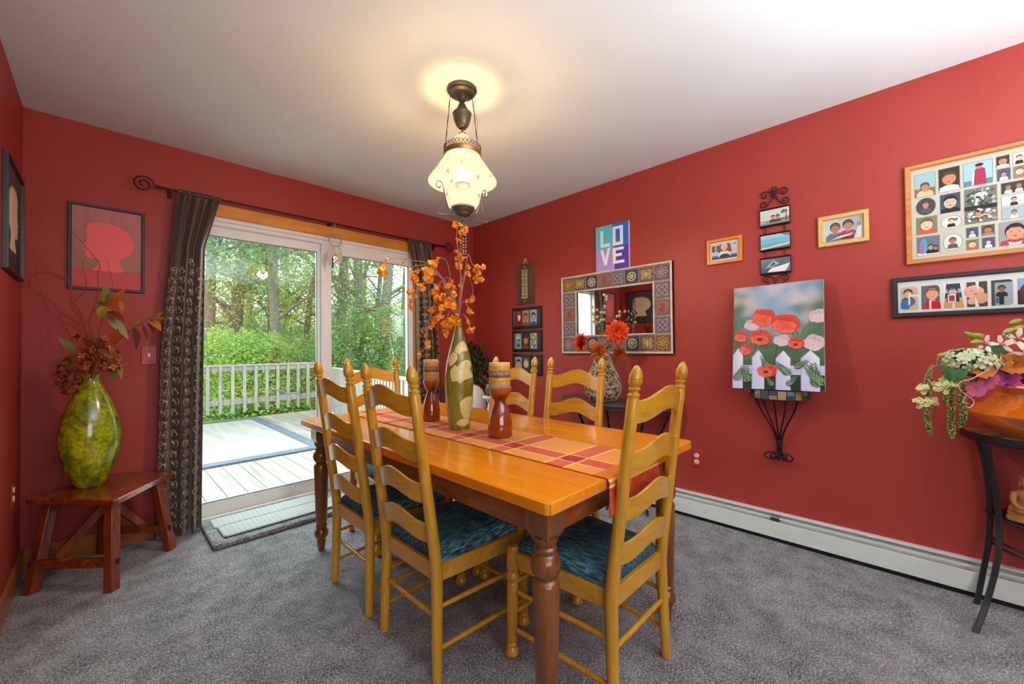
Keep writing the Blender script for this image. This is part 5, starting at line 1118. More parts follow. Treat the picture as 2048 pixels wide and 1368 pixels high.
for k, (pth, lb) in enumerate((([(1210, 690), (1203, 650), (1206, 620), (1210, 592)], 'dried stem of cream pods rising highest before the mirror, in the twig vase'),
                    ([(1214, 690), (1198, 655), (1192, 640), (1190, 618)], 'dried stem of cream pods leaning left in the twig vase'),
                    ([(1218, 690), (1222, 660), (1228, 640), (1245, 625)], 'dried stem of cream pods leaning right behind the large dahlia'))):
    o = thing('pod_stem', lb, 'dried flower', tuple(mouth), group='dried pod stems in the twig vase'); cur = bez([mouth]+[at(a_, b_, TD-.03+.02*k) for a_, b_ in pth[1:]], 7); MB().tube([p-mouth for p in cur], .0017, 5).build('stem', m_drystem, o)
    for i in range(9, len(cur), 3 if k < 2 else 4):
        for q in range(2):
            c = cur[i]-mouth+Vector((rnd.uniform(-.018, .018), rnd.uniform(-.018, .018), rnd.uniform(-.01, .015))); MB().tube([cur[i]-mouth, c], .0008, 4).sphere(c, .011, 8, 6, (.0115, .010, .0125)).build('pod', m_pod, o)

# ------------------------------------------------------------------ black half-round table, orange vase, flowers, carved figure
BZ = .752; bt = thing('half_round_table', 'black metal half-round side table with curved legs by the right wall', 'table', (XR-.004, -.60, 0))
t = NT('painted_table_mosaic'); vo = t.n('ShaderNodeTexVoronoi'); vo.inputs['Scale'].default_value = 16; t.l(t.obj(), vo.inputs['Vector']); m_mos = t.base(t.ramp(vo.outputs['Color'], [(.2, '#6b5a34'), (.45, '#b8a36a'), (.6, '#4a4a2c'), (.8, '#a9602c')]), .35, coat=.3)
A_, B2 = .438, .345
MB().prism(arc(A_, B2), BZ-.034, BZ-.004, 'xy').build('rim', m_black, bt, bevel=.004)
MB().prism(arc(A_-.012, B2-.012), BZ-.0038, BZ, 'xy').build('patterned_top', m_mos, bt)
def bleg(pts): MB().loft([[tuple(p+Vector(d_)*1) for d_ in ((-.011, -.008, 0), (.008, -.011, 0), (.011, .008, 0), (-.008, .011, 0))] for p in bez(pts, 6)]).build('curved_leg', m_black, bt, bevel=.003)
lx_, ly_ = XR-.004, -.60
g = [(2.590, -.222, BZ-.034), (2.595, -.240, .60), (2.585, -.254, .42), (2.54, -.243, .265), (2.485, -.209, .11), (2.412, -.170, 0)]
bleg([Vector((a_-lx_, b_-ly_, c_)) for a_, b_, c_ in g]); bleg([Vector((a_-lx_, -(b_-ly_), c_)) for a_, b_, c_ in g])
g2 = [(2.755, -.215, BZ-.034), (2.75, -.235, .60), (2.742, -.245, .42), (2.735, -.238, .265), (2.715, -.215, .11), (2.68, -.195, 0)]
bleg([Vector((a_-lx_, b_-ly_, c_)) for a_, b_, c_ in g2]); bleg([Vector((a_-lx_, -(b_-ly_), c_)) for a_, b_, c_ in g2])
SZ = .405
MB().prism([(p[0]*.72, p[1]*.80) for p in arc(A_, B2)], SZ-.012, SZ, 'xy').build('lower_shelf', m_black, bt, bevel=.002)
MB().tube([(p[0]*.78, p[1]*.82, SZ-.018) for p in arc(A_, B2)], .008, 8).build('shelf_rim', m_black, bt)
for z in (.285, .262): MB().tube([(p[0]*.80, p[1]*.82, z-.02*0) for p in arc(A_, B2)], .006, 8).build('hoop', m_black, bt)
ov = thing('orange_vase', 'squat glossy orange ceramic vase on the black half-round table', 'vase', (2.572, -.383, BZ+.0005))
t = NT('orange_glaze'); vo = t.n('ShaderNodeTexVoronoi'); vo.inputs['Scale'].default_value = 9; v = t.obj(); t.l(v, vo.inputs['Vector']); spn = t.noise(v, 70, 4, .8)
mask = t.ramp(vo.outputs['Distance'], [(.26, (1, 1, 1, 1)), (.36, (0, 0, 0, 1))]); sm_ = t.ramp(spn, [(.50, (0, 0, 0, 1)), (.56, (1, 1, 1, 1))]); mk = t.mix(1, mask, sm_, 'MULTIPLY')
c = t.mix(mk, t.ramp(t.noise(v, 4, 3), [(.3, '#cf6206'), (.7, '#e37c0e')]), '#3a1c08'); m_og = t.base(c, .12, 0, .8, .6, .04)
MB().lathe([(.002, 0), (.085, 0), (.092, .006), (.120, .025), (.170, .060), (.203, .092), (.209, .104), (.202, .118), (.172, .146), (.142, .170), (.130, .186), (.132, .200), (.138, .210), (.130, .210), (.12, .19)], (0, 0, 0), 64).build('vase_body', m_og, ov)
bd = thing('buddha_statue', 'small carved tan seated Buddha figure on the lower shelf of the black table', 'statue', (2.655, -.345, SZ), radians(-82))
m_carve = plain('carved_tan_wood', '#b5763a', .6, var=.25, bump=.5, bs=90)
m = MB().loft([[(a_*k, b_*k2-.0, z) for a_, b_ in [(.062*cos(q), .036*sin(q)) for q in [2*pi*i/24 for i in range(24)]]] for k, k2, z in ((1.05, 1.05, .0), (1.1, 1.1, .012), (1.0, 1.0, .022), (1.04, 1.04, .03), (1.0, 1.0, .038))]); m.build('base', m_carve, bd)
m = MB().loft([[(a_*k, b_*k2-off, z) for a_, b_ in [(.060*cos(q), .034*sin(q)) for q in [2*pi*i/24 for i in range(24)]]] for k, k2, off, z in ((1.0, 1.0, 0, .038), (1.02, 1.0, 0, .052), (.9, .85, 0, .062), (.62, .66, -.004, .072), (.60, .66, -.004, .095), (.74, .66, -.004, .116), (.66, .6, -.004, .126), (.28, .4, -.004, .134), (.22, .34, -.004, .14))])
m.tube(bez([(-.043, .0, .118), (-.050, -.014, .09), (-.042, -.034, .066), (-.010, -.040, .062)], 5), .010, 8).tube(bez([(.043, .0, .118), (.050, -.014, .09), (.040, -.034, .066), (.008, -.040, .060)], 5), .010, 8)
m.tube(bez([(-.05, -.012, .050), (-.02, -.040, .047), (.03, -.036, .048), (.054, -.010, .048)], 5), .012, 8); m.build('body', m_carve, bd)
m = MB().sphere((0, .002, .166), .03, 20, 14, (.0265, .026, .032)).sphere((0, -.024, .163), .005, 8, 6, (.004, .006, .008)).sphere((-.027, 0, .160), .006, 8, 6, (.004, .005, .013)).sphere((.027, 0, .160), .006, 8, 6, (.004, .005, .013))
for e in (-1, 1): m.tube([(e*.005, -.0235, .170), (e*.011, -.0235, .1685), (e*.017, -.0195, .170)], .0013, 5).tube([(e*.005, -.0242, .176), (e*.012, -.0235, .178), (e*.018, -.0185, .176)], .001, 5)
m.tube([(-.007, -.0235, .152), (0, -.0255, .150), (.007, -.0235, .152)], .0016, 5); m.build('head', m_carve, bd)
m = MB()
rnd = random.Random(2)
for k in range(70):
    a_ = rnd.uniform(0, 2*pi); el = rnd.uniform(.12, 1.5); m.sphere((.0275*cos(a_)*cos(el), .004+.0275*sin(a_)*cos(el), .168+.031*sin(el)), .0045, 6, 4)
m.lathe([(.014, .196), (.012, .204), (.006, .209), (.004, .216), (.001, .221)], (0, .002, 0), 12).build('topknot', m_carve, bd)
bd.scale = (.98, .98, .96)

FD = .713*2.60+.70*-.405; FM = Vector((2.60, -.405, BZ+.19))
m_grn = plain('leaf_green', '#2f6b34', .5, var=.25); m_lime_l = plain('lime_bud', '#8f9c2c', .5, var=.2)
def flower(m, c, F, r, n, cs, w=.45, cup=.2, rnd=R, tipw=.6):
    F = F.normalized(); e1 = F.orthogonal().normalized(); e2 = F.cross(e1); o_ = rnd.uniform(0, 6)
    for k in range(n):
        q = o_+2*pi*k/n+rnd.uniform(-.12, .12); d = e1*cos(q)+e2*sin(q); s = F.cross(d); l = r*rnd.uniform(.88, 1.08); c1_ = lerp3(srgb(cs[0]), srgb(cs[1]), rnd.random())
        m.col = [srgb(cs[2]), c1_, c1_, c1_, c1_]; m.add([c, c+d*l*.5+s*l*w+F*l*cup, c+d*l+s*l*w*tipw+F*l*cup*.8, c+d*l-s*l*w*tipw+F*l*cup*1.1, c+d*l*.5-s*l*w+F*l*cup*.8], [(0, 1, 2, 3, 4)])
def bunch(name, label, cat, c, fn, st=True, stem=m_stem, group=None):
    o = thing(name, label, cat, tuple(c), group=group); fn(o)
    if st: s_ = FM-Vector(c); MB().tube(bez([Vector((0, 0, 0)), s_*.5+Vector((0, 0, .02)), s_], 6), .002, 6).build('stem', stem, o)
    return o
toward = (Vector((0, 0, 1.2))-at(1950, 720, FD)).normalized()
def hyd(o):
    rnd = random.Random(5); m = MB()
    for k in range(95):
        d = Vector([rnd.gauss(0, 1) for _ in range(3)]).normalized(); p = Vector((d.x*.072, d.y*.085, d.z*.048)); flower(m, p, d+Vector((0, 0, .1)), .0175, 4, ('#a9b38c', '#cfd4b4', '#8fa06a'), .42, .05, rnd, .9)
    m.build('florets', m_petal, o, flip=False); MB().sphere((0, 0, 0), .04, 12, 8, (.062, .074, .040)).build('core', m_grn, o)
bunch('hydrangea_flower', 'large pale green hydrangea head at the left of the orange vase', 'flower', at(1938, 722, FD), hyd)
def strand(pts, r):
    def f(o):
        c0 = Vector(o.location); cur = bez([at(a_, b_, FD-.02)-c0 for a_, b_ in pts], 10); rnd = random.Random(int(pts[0][0])); MB().tube(cur, lambda q: .002+.003*(1-abs(2*q-1)), 6).build('tassel_core', m_stem, o); m = MB()
        for i, p in enumerate(cur):
            q = i/(len(cur)-1); rr = r*min(1, 6*(1-q)+.15)*min(1, .5+3*q)
            for k in range(16):
                a_ = rnd.uniform(0, 2*pi); pp = p+Vector((rr*cos(a_), rr*sin(a_), rnd.uniform(-.004, .004))); m.k = 0 if rnd.random() < .6 else 1; m.sphere(pp, .0028, 5, 3)
        m.build('tassel_seeds', [m_ama, m_ama2], o)
    return f
m_ama = plain('amaranth_green', '#5d6b28', .8, var=.3); m_ama2 = plain('amaranth_tan', '#9a9656', .8, var=.2)
for pts, r, lb in (([(1862, 733), (1852, 770), (1858, 800), (1854, 840), (1862, 870)], .0085, 'green hanging amaranth tassel, the leftmost beside the orange vase'),
               ([(1889, 745), (1886, 770), (1893, 808)], .0075, 'shortest green amaranth tassel, second from the left'),
               ([(1903, 750), (1904, 790), (1902, 840), (1904, 877)], .0095, 'longest green amaranth tassel, hanging nearest below the hydrangea'),
               ([(1926, 750), (1925, 800), (1927, 830), (1919, 854)], .0095, 'green amaranth tassel touching the left rim of the black table, nearest the orange vase')):
    c = at(pts[0][0], pts[0][1], FD-.02); bunch('amaranth_tassel', lb, 'flower', c, strand(pts, r), group='hanging amaranth tassels')
def limec(c0s):
    def f(o):
        c0 = Vector(o.location); rnd = random.Random(8); m = MB()
        for (a_, b_, n, s) in c0s:
            for k in range(n): p = at(a_+rnd.gauss(0, s), b_+rnd.gauss(0, s*.6), FD-.03+rnd.uniform(-.015, .015))-c0; flower(m, p, Vector((-.8, .2, rnd.uniform(-.2, .8))), .009, 5, ('#b3b86a', '#d3d49a', '#8f9a44'), .4, .2, rnd)
        m.build('florets', m_petal, o, flip=False)
        MB().tube(bez([at(1900, 735, FD)-c0, at(1875, 730, FD-.02)-c0, at(1855, 745, FD-.03)-c0, at(c0s[0][0], c0s[0][1], FD-.03)-c0], 6), .0015, 5).build('twig', m_drystem, o)
    return f
bunch('floret_sprig', 'sprig of tiny lime florets drooping at the far left of the arrangement, before the wall', 'flower', at(1848, 785, FD-.03), limec([(1845, 778, 26, 5), (1850, 806, 34, 9), (1868, 803, 12, 5)]), False)
bunch('floret_sprig', 'sprig of tiny lime florets between the amaranth tassels', 'flower', at(1888, 772, FD-.03), limec([(1888, 772, 34, 9), (1904, 770, 14, 5), (1876, 778, 10, 4)]), False)
def orch(pts):
    def f(o):
        c0 = Vector(o.location); rnd = random.Random(12)
        for (a_, b_, r) in pts:
            p = at(a_, b_, FD-.03)-c0; m = MB(); flower(m, p, toward+Vector((rnd.uniform(-.3, .3), rnd.uniform(-.3, .3), rnd.uniform(-.2, .3))), r, 5, ('#e6e0cc', '#d8cfb4', '#c98a94'), .20, .12, rnd, .55); m.build('blossom', m_petal, o, flip=False)
            MB().sphere(p+toward*.006, .0075, 10, 6).build('pink_centre', m_pink, o)
    return f
m_pink = plain('pink_centre', '#c2405e', .5)
bunch('orchid_spray', 'spray of white orchids with pink centres above the orange vase, beside the hydrangea', 'flower', at(1990, 690, FD-.03), orch([(1972, 688, .034), (2002, 690, .040), (2008, 712, .036)]))
bunch('orchid_spray', 'spray of white orchids cut by the right edge of the picture', 'flower', at(2040, 676, FD-.03), orch([(2036, 678, .042), (2062, 690, .04), (2055, 710, .036)]))
def buds(pts):
    def f(o):
        c0 = Vector(o.location); prev = None
        for (a_, b_, an) in pts:
            p = at(a_, b_, FD-.02)-c0; d = (_r2*cos(an)+_u2*sin(an)); L_ = .026; m = MB(); cur = [p-d*L_+d*2*L_*i/8 for i in range(9)]; m.tube(cur, [.0015+.0085*sin(pi*i/8)**.8 for i in range(9)], 10).build('bud', m_lime_l, o)
            MB().tube(bez([p-d*L_*.9 if an < 1.6 else p+d*L_*0, p+Vector((0, 0, -.02)), at(1985, 690, FD)-c0], 5), .0015, 5).build('bud_stalk', m_drystem, o)
    return f
bunch('bud_stem', 'stem with lime-yellow buds left of the white orchids', 'flower', at(1950, 675, FD-.02), buds([(1940, 670, 2.7), (1956, 671, 3.0), (1953, 684, 3.2)]), False)
bunch('bud_stem', 'stem with lime-yellow buds at the top right of the flower arrangement', 'flower', at(2022, 655, FD-.02), buds([(2018, 661, .35), (2031, 643, .3), (2036, 656, .3)]), False)
bunch('bud_stem', 'single brown-green bud reaching left over the hydrangea', 'flower', at(1882, 709, FD-.02), lambda o: (MB().tube([Vector((-.010, .012, -.004))+Vector((.02, -.024, .004))*i/7 for i in range(8)], [.001+.0075*sin(pi*i/7) for i in range(8)], 8).build('bud', m_lime_l, o), MB().tube(bez([(0, 0, 0), at(1895, 718, FD-.02)-Vector(o.location), at(1912, 722, FD)-Vector(o.location)], 5), .0016, 5).build('bud_stalk', m_drystem, o)), False)
def pans(c, n, cs, r):
    def f(o):
        rnd = random.Random(int(c[0]))
        for k in range(n): m = MB(); flower(m, Vector((rnd.gauss(0, .006), rnd.gauss(0, .010), rnd.gauss(0, .008))), toward+Vector((rnd.uniform(-.5, .5), rnd.uniform(-.5, .5), rnd.uniform(-.2, .7))), r, 5, cs, .52, .15, rnd, .85); m.build('petals', m_petal, o, flip=False)
    return f
OR = ('#c9791c', '#b5601c', '#7a2c10'); PK = ('#c9587e', '#a8486c', '#7a6a4c'); MG = ('#8a2c64', '#a8407a', '#5a1c3a'); PU = ('#3c1038', '#5a1c4c', '#240a20')
for a_, b_, cs, r, n, lb in ((1967, 738, OR, .034, 3, 'rusty orange pansy bloom at the left above the orange vase rim'), (1990, 724, OR, .030, 2, 'amber pansy bloom between hydrangea and orchids'), (2028, 732, OR, .038, 3, 'large amber pansy bloom near the right edge, under the orchids'),
                      (1976, 766, PK, .030, 3, 'dusty pink bloom drooping over the orange vase rim'), (1960, 776, PK, .026, 2, 'bright pink bloom, the lowest left of the arrangement'), (2012, 758, MG, .036, 2, 'magenta bloom resting on the orange vase rim'),
                      (2044, 745, PU, .045, 4, 'dark purple spiky bloom at the right edge of the picture')):
    bunch('silk_flower', lb, 'flower', at(a_, b_, FD-.05), pans((a_, b_), n, cs, r))
def leafm(m, p, d, nrm, l, w_, col=None):
    d = d.normalized(); s = d.cross(nrm).normalized(); nn = s.cross(d); K = 6; vs = []
    for i in range(K+1):
        q = i/K; ww = w_*sin(pi*min(1, q*1.02)**.8)*(1 if q < 1 else 0); cc = p+d*l*q-nn*l*.18*q*q; vs += [cc+s*ww+nn*ww*.25, cc, cc-s*ww+nn*ww*.25]
    if col: m.col = srgb(col)
    m.add(vs, [f_ for i in range(K) for f_ in ((3*i, 3*i+1, 3*i+4, 3*i+3), (3*i+1, 3*i+2, 3*i+5, 3*i+4))])
for a_, b_, d_, lb in ((1935, 748, (-.2, .5, -.5), 'green leaf hanging below the hydrangea'), (1905, 745, (-.1, .3, -.8), 'green leaf beside the amaranth tassels'), (1985, 700, (.1, -.4, -.8), 'green leaf between hydrangea and orchids'), (1990, 756, (.0, .6, -.3), 'dark green leaf on the orange vase rim')):
    o = thing('silk_leaf', lb, 'leaf', tuple(at(a_, b_, FD-.04)), group='green leaves of the orange vase bouquet'); m = MB(); leafm(m, Vector((0, 0, .02)), Vector(d_), Vector((-.9, .2, .5)), .075, .020); m.build('blade', m_grn, o, flip=False)
    s_ = FM-Vector(o.location); MB().tube([Vector((0, 0, .02)), s_*.5+Vector((0, 0, .02)), s_], .0015, 5).build('stem', m_stem, o)
o = thing('curly_wire', 'pale curly wire twig beside the orange vase', 'twig', tuple(at(1940, 790, FD-.08))); c0 = Vector(o.location)
MB().tube(bez([at(a_, b_, FD-.08)-c0 for a_, b_ in ((1975, 740), (1945, 757), (1920, 765), (1920, 780), (1933, 790), (1948, 803), (1940, 815), (1930, 812))], 6), .0015, 5).tube(bez([at(a_, b_, FD-.07)-c0 for a_, b_ in ((1933, 790), (1925, 803), (1932, 806), (1936, 808))], 5), .0012, 5).build('wire', m_vine, o)

# ------------------------------------------------------------------ arrangement in the green vase
GD = .713*-.048+.70*3.085; GM = Vector((-.048, 3.085, bz+.57))
m_curl = plain('curly_willow', '#8a4a30', .7, var=.15)
TW = [[(178, 700), (170, 660), (160, 625), (143, 600), (140, 570), (130, 545), (127, 520), (128, 503)], [(165, 665), (148, 640), (125, 628), (110, 615), (105, 605), (90, 595), (65, 580), (60, 568), (68, 552), (85, 545), (100, 548), (125, 558)],
      [(172, 670), (160, 640), (143, 610), (143, 575), (135, 560), (100, 545), (90, 535), (82, 515), (72, 500)], [(178, 690), (174, 660), (165, 640), (152, 615), (155, 595), (170, 585), (172, 560), (165, 535), (170, 515)],
      [(180, 660), (187, 620), (195, 590), (197, 560), (195, 545), (200, 532), (185, 510), (160, 480), (145, 462), (132, 450)], [(185, 670), (178, 640), (200, 610), (222, 600), (226, 575), (220, 545), (215, 518)], [(176, 690), (150, 655), (120, 640), (95, 612), (80, 560), (76, 530), (72, 500)]]
for k, p in enumerate(TW):
    c0 = GM; o = thing('curly_twig', 'thin curly reddish-brown twig rising from the green vase in the corner', 'twig', tuple(c0), group='curly twigs in the green vase'); dd = (-.06, .02, .08, .04, -.02, -.08, .1)[k]
    cur = bez([Vector((0, 0, -.02))]+[at(a_, b_, GD+dd)-c0 for a_, b_ in p], 6); 
    for q in cur:                                   # keep clear of the walls
        q.y = min(q.y, YB-.03-c0.y); q.x = max(q.x, XL+.02-c0.x)
    MB().tube(cur, lambda q: .0030-.0020*q, 5).build('twig', m_curl, o)
LB = [([(190, 715), (195, 680), (205, 640), (214, 612)], [(214, 612, 213, 572, '#6b6c24', .030), (214, 612, 190, 603, '#7a7444', .026), (214, 612, 200, 636, '#9a8420', .034), (214, 612, 247, 580, '#b86a14', .018), (216, 622, 246, 636, '#7c3412', .026), (214, 630, 256, 668, '#8a8a64', .030), (240, 600, 246, 622, '#a85a18', .014)], 'tallest leafy branch with yellow-green and copper leaves in the green vase'),
      ([(190, 715), (225, 690), (255, 665), (285, 645), (300, 638)], [(285, 645, 262, 642, '#7c7444', .016), (292, 640, 310, 634, '#8a8a54', .017), (300, 638, 322, 656, '#b0661c', .024), (300, 638, 326, 634, '#a06a2c', .014), (270, 655, 275, 697, '#6a2c20', .022), (285, 648, 300, 685, '#7a3a2c', .012), (295, 645, 312, 668, '#7a3a2c', .012), (305, 640, 322, 626, '#9a8a4c', .012)], 'leafy branch reaching right across the wall to the curtain'),
      ([(190, 730), (215, 705), (232, 690)], [(225, 690, 236, 662, '#8a3c14', .026), (205, 700, 195, 665, '#6a3a20', .026), (225, 710, 212, 745, '#7c6a3c', .016), (235, 720, 245, 755, '#7a6a34', .016), (230, 735, 225, 762, '#6a6430', .020), (150, 705, 120, 672, '#77744c', .024)], 'low leafy branch with copper and olive leaves over the mouth of the green vase')]
for k, (p, lv, lb) in enumerate(LB):
    dd = (-.05, -.02, -.08)[k]; c0 = GM; o = thing('leafy_branch', lb, 'branch', tuple(c0), group='leafy branches in the green vase')
    MB().tube(bez([Vector((0, 0, -.02))]+[at(a_, b_, GD+dd)-c0 for a_, b_ in p], 6), lambda q: .0032-.0015*q, 6).build('stem', m_curl, o)
    for (x0, y0, x1, y1, col, w_) in lv:
        a_, b_ = at(x0, y0, GD+dd)-c0, at(x1, y1, GD+dd-.02)-c0; m = MB(); leafm(m, a_, b_-a_, Vector((.25, -.9, .35)), (b_-a_).length*1.08, w_*.82, col); m.build('leaf', m_leafcol, o, flip=False) if 0 else m.build('leaf', m_petal, o, flip=False)
for (a_, b_, n, sx1, sy1, lb) in ((138, 748, 95, 20, 20, 'dried orange-brown hydrangea head hanging at the left of the green vase mouth'), (186, 708, 75, 24, 16, 'dried rust hydrangea head above the green vase mouth'), (222, 722, 55, 18, 15, 'dried brown flower head at the right of the green vase mouth')):
    c0 = at(a_, b_, GD-.06); o = thing('dried_flower_head', lb, 'dried flower', tuple(c0)); rnd = random.Random(a_); m = MB()
    for k in range(n*2): p = at(a_+rnd.gauss(0, sx1*.62), b_+rnd.gauss(0, sy1*.7), GD-.06+rnd.gauss(0, .03))-c0; flower(m, p, Vector([rnd.uniform(-1, 1), -1, rnd.uniform(-.6, 1)]), rnd.uniform(.009, .017), 4, rnd.choice([('#a8401c', '#8a3014', '#5e1c0c'), ('#8a4c24', '#6d3214', '#3c1c0c'), ('#a8582c', '#b57040', '#6a2c14'), ('#7a4a20', '#94602c', '#4a2810')]), .45, .25, rnd)
    m.build('petals', m_petal, o, flip=False)['kind'] = 'stuff'; m = MB()
    for k in range(int(n*.6)):
        p = at(a_+rnd.gauss(0, sx1*.6), b_+rnd.gauss(0, sy1*.7), GD-.07+rnd.gauss(0, .03))-c0; m.tube([p*.5, p], .0009, 4).sphere(p, .0032, 5, 4)
    m.build('seed_stalks', m_drystem, o); s_ = GM-c0; MB().tube([Vector((0, 0, 0)), s_*.5, s_+Vector((0, 0, -.02))], .002, 5).build('stem', m_curl, o)

# ------------------------------------------------------------------ corner plant, pedestal, bin
pl = thing('potted_plant', 'drooping narrow-leaved green plant in the room corner behind the tall vase', 'plant', (2.54, 3.07, 0))
m_pot = plain('terracotta_pot', '#5a3020', .7); MB().lathe([(.002, .50), (.085, .50), (.112, .66), (.120, .70), (.120, .72), (.105, .72), (.10, .69), (.002, .69)], (0, 0, 0), 32).build('pot', m_pot, pl)
m = MB().lathe([(.12, .47), (.13, .48), (.13, .498), (.12, .4995)], (0, 0, 0), 28)
m.build('stand_top', m_black, pl)
for q in range(3): MB().tube([(.09*cos(q*2.1), .09*sin(q*2.1), .47), (.13*cos(q*2.1), .13*sin(q*2.1), 0)], .009, 8).build('stand_leg', m_black, pl)
m_pleaf = plain('dark_leaf', '#2d4a26', .45, var=.4); rnd = random.Random(21)
for k in range(16):
    a_ = 2*pi*k/16+rnd.uniform(-.2, .2); h_ = rnd.uniform(.10, .62); rr = rnd.uniform(.06, .17); top_ = Vector((rr*.6*cos(a_), rr*.6*sin(a_), .70+h_)); end = Vector((rr*1.5*cos(a_), rr*1.5*sin(a_), .70+h_*rnd.uniform(.2, .75)))
    cur = bez([Vector((.03*cos(a_), .03*sin(a_), .68)), top_, end], 9); 
    for p in cur: p.x = min(p.x, XR-2.54-.05); p.y = min(p.y, YB-3.07-.05)
    st_o = MB().tube(cur, .0025, 5).build('plant_stem', m_stem, pl); m = MB()
    for i in range(3, len(cur)):
        for q in range(4):
            b_ = rnd.uniform(0, 2*pi); d = Vector((cos(b_), sin(b_), rnd.uniform(-1.1, .35))); L_ = rnd.uniform(.06, .12); p = cur[i].copy(); e = p+d.normalized()*L_
            if e.x > XR-2.54-.02 or e.y > YB-3.07-.02: d.x = -abs(d.x); d.y = -abs(d.y)
            leafm(m, p, d, Vector((rnd.uniform(-.3, .3), rnd.uniform(-.3, .3), 1)), L_, .0075)
    m.build('leaves', m_pleaf, st_o, flip=False)
m = MB()
for k in range(30): p = Vector((rnd.uniform(-.05, .16), rnd.uniform(-.2, -.02), rnd.uniform(.78, 1.0))); m.sphere(p, .006, 6, 4).tube([p, p+Vector((-.03, .03, .03))], .001, 4)
m.build('cream_berries', m_pod, pl)
wb = MB().lathe([(.002, 0), (.13, 0), (.135, .01), (.15, .40), (.158, .62), (.150, .70), (.125, .755), (.085, .79), (.04, .806), (.002, .81)], (0, 0, 0), 48).build('domed_bin', m_white, loc=(2.360, 2.885, 0)); tag(wb, 'white dome-topped bin standing on the floor behind the far right of the table', 'bin')
ps = thing('porcelain_pedestal', 'blue and white porcelain pedestal stand behind the table near the corner', 'stand', (2.35, 2.575, 0))
t = NT('blue_white_porcelain'); vo = t.n('ShaderNodeTexVoronoi'); vo.inputs['Scale'].default_value = 22; t.l(t.obj(), vo.inputs['Vector']); m_bw = t.base(t.ramp(vo.outputs['Distance'], [(.3, '#1c3f7a'), (.45, '#c9d3dc')]), .2, coat=.5)
MB().lathe([(.002, 0), (.075, 0), (.078, .02), (.055, .06), (.05, .30), (.055, .58), (.034, .61), (.030, .66), (.045, .70), (.07, .708)], (0, 0, 0), 32).build('column', m_bw, ps)
MB().lathe([(.002, .7085), (.072, .7085), (.074, .714), (.074, .722), (.002, .723)], (0, 0, 0), 32).build('white_top', m_white, ps)
jr = MB().lathe([(.002, 0), (.034, 0), (.046, .03), (.050, .06), (.044, .085), (.034, .10), (.036, .108), (.030, .108)], (0, 0, 0), 28).build('patterned_jar', plain('dark_teal_pattern', '#2c4a5c', .3, var=.8), loc=(2.35, 2.575, .7235)); tag(jr, 'small dark blue patterned jar on the porcelain pedestal', 'jar')

# ------------------------------------------------------------------ mats by the door
def rrect(x0, x1, y0, y1, r, n=5): return [(cx_+r*cos(a_), cy_+r*sin(a_)) for cx_, cy_, s in ((x1-r, y1-r, 0), (x0+r, y1-r, 1), (x0+r, y0+r, 2), (x1-r, y0+r, 3)) for a_ in [pi/2*(s+i/n) for i in range(n+1)]]
mt = MB().prism(rrect(.44, 1.62, 2.825, 3.29, .02), .001, .028, 'xy').build('carpet_mat', m_mat, bevel=.010, bseg=3); tag(mt, 'grey carpet offcut mat on the floor in front of the glass door', 'mat')
t = NT('pale_rubber'); br = t.n('ShaderNodeTexBrick'); br.offset = 0; br.inputs['Scale'].default_value = 1; br.inputs['Brick Width'].default_value = .028; br.inputs['Row Height'].default_value = .028; br.inputs['Mortar Size'].default_value = .0015
br.inputs['Color1'].default_value = (.36, .39, .39, 1); br.inputs['Color2'].default_value = (.34, .37, .37, 1); br.inputs['Mortar'].default_value = (.22, .24, .25, 1); t.l(t.obj(), br.inputs['Vector']); m_rub = t.base(br.outputs[0], .6); t.bump(br.outputs['Fac'], -.4, .003)
for (x0, x1, y0, y1, z, rz, lb) in ((.485, 1.165, 3.085, 3.275, .0285, -.01, 'pale rubber tread mat nearer the glass door, partly under the other'), (.50, 1.30, 2.895, 3.10, .0335, .005, 'pale rubber tread mat lying nearest the viewer on the carpet offcut')):
    c_ = ((x0+x1)/2, (y0+y1)/2); m = MB().prism(rrect(x0-c_[0], x1-c_[0], y0-c_[1], y1-c_[1], .03), 0, .0045, 'xy'); o = m.build('rubber_mat', m_rub, loc=(c_[0], c_[1], z), rotz=rz, bevel=.001); tag(o, lb, 'mat', group='pale rubber mats')
    P_ = rrect(x0-c_[0]+.006, x1-c_[0]-.006, y0-c_[1]+.006, y1-c_[1]-.006, .026); MB().tube([(p[0], p[1], .0045) for p in P_], .003, 6, True).build('raised_border', m_rub, o)
# ------------------------------------------------------------------ outdoors: deck, railings, yard
DKZ = -.05
t = NT('weathered_deck'); v = t.obj((9, .5, 9)); n1 = t.noise(v, 2, 5, .65, .6); n2 = t.noise(t.obj(), 1.7, 4); 
br = t.n('ShaderNodeTexBrick'); br.offset = .0; br.inputs['Scale'].default_value = 1; br.inputs['Brick Width'].default_value = 40; br.inputs['Row Height'].default_value = .142; br.inputs['Mortar Size'].default_value = .0035; br.inputs['Bias'].default_value = 0
br.inputs['Color1'].default_value = (.86, .86, .84, 1); br.inputs['Color2'].default_value = (1, 1, 1, 1); br.inputs['Mortar'].default_value = (.26, .27, .25, 1); t.l(t.obj((1, 1, 1), (0, 0, pi/2)), br.inputs['Vector'])
c = t.ramp(n1, [(.3, '#84847c'), (.5, '#a9a79d'), (.7, '#bab8ae')]); c = t.mix(t.ramp(n2, [(.5, (0, 0, 0, 1)), (.75, (.45,)*3+(1,))]), c, '#9a9a84'); c = t.mix(1, c, br.outputs[0], 'MULTIPLY')
m_deck = t.base(c, .7, spec=.2); t.bump(n1, .3, .004)
dk = MB().box(-4, 3.25, YB+.13, 8.35, DKZ-.06, DKZ).build('deck_floor', m_deck); struct(dk)
m_rail = wood('weathered_white_wood', '#8f8f88', '#b4b3ac', '#cfcdc8', 'Z', .7, 0, spec=.2)
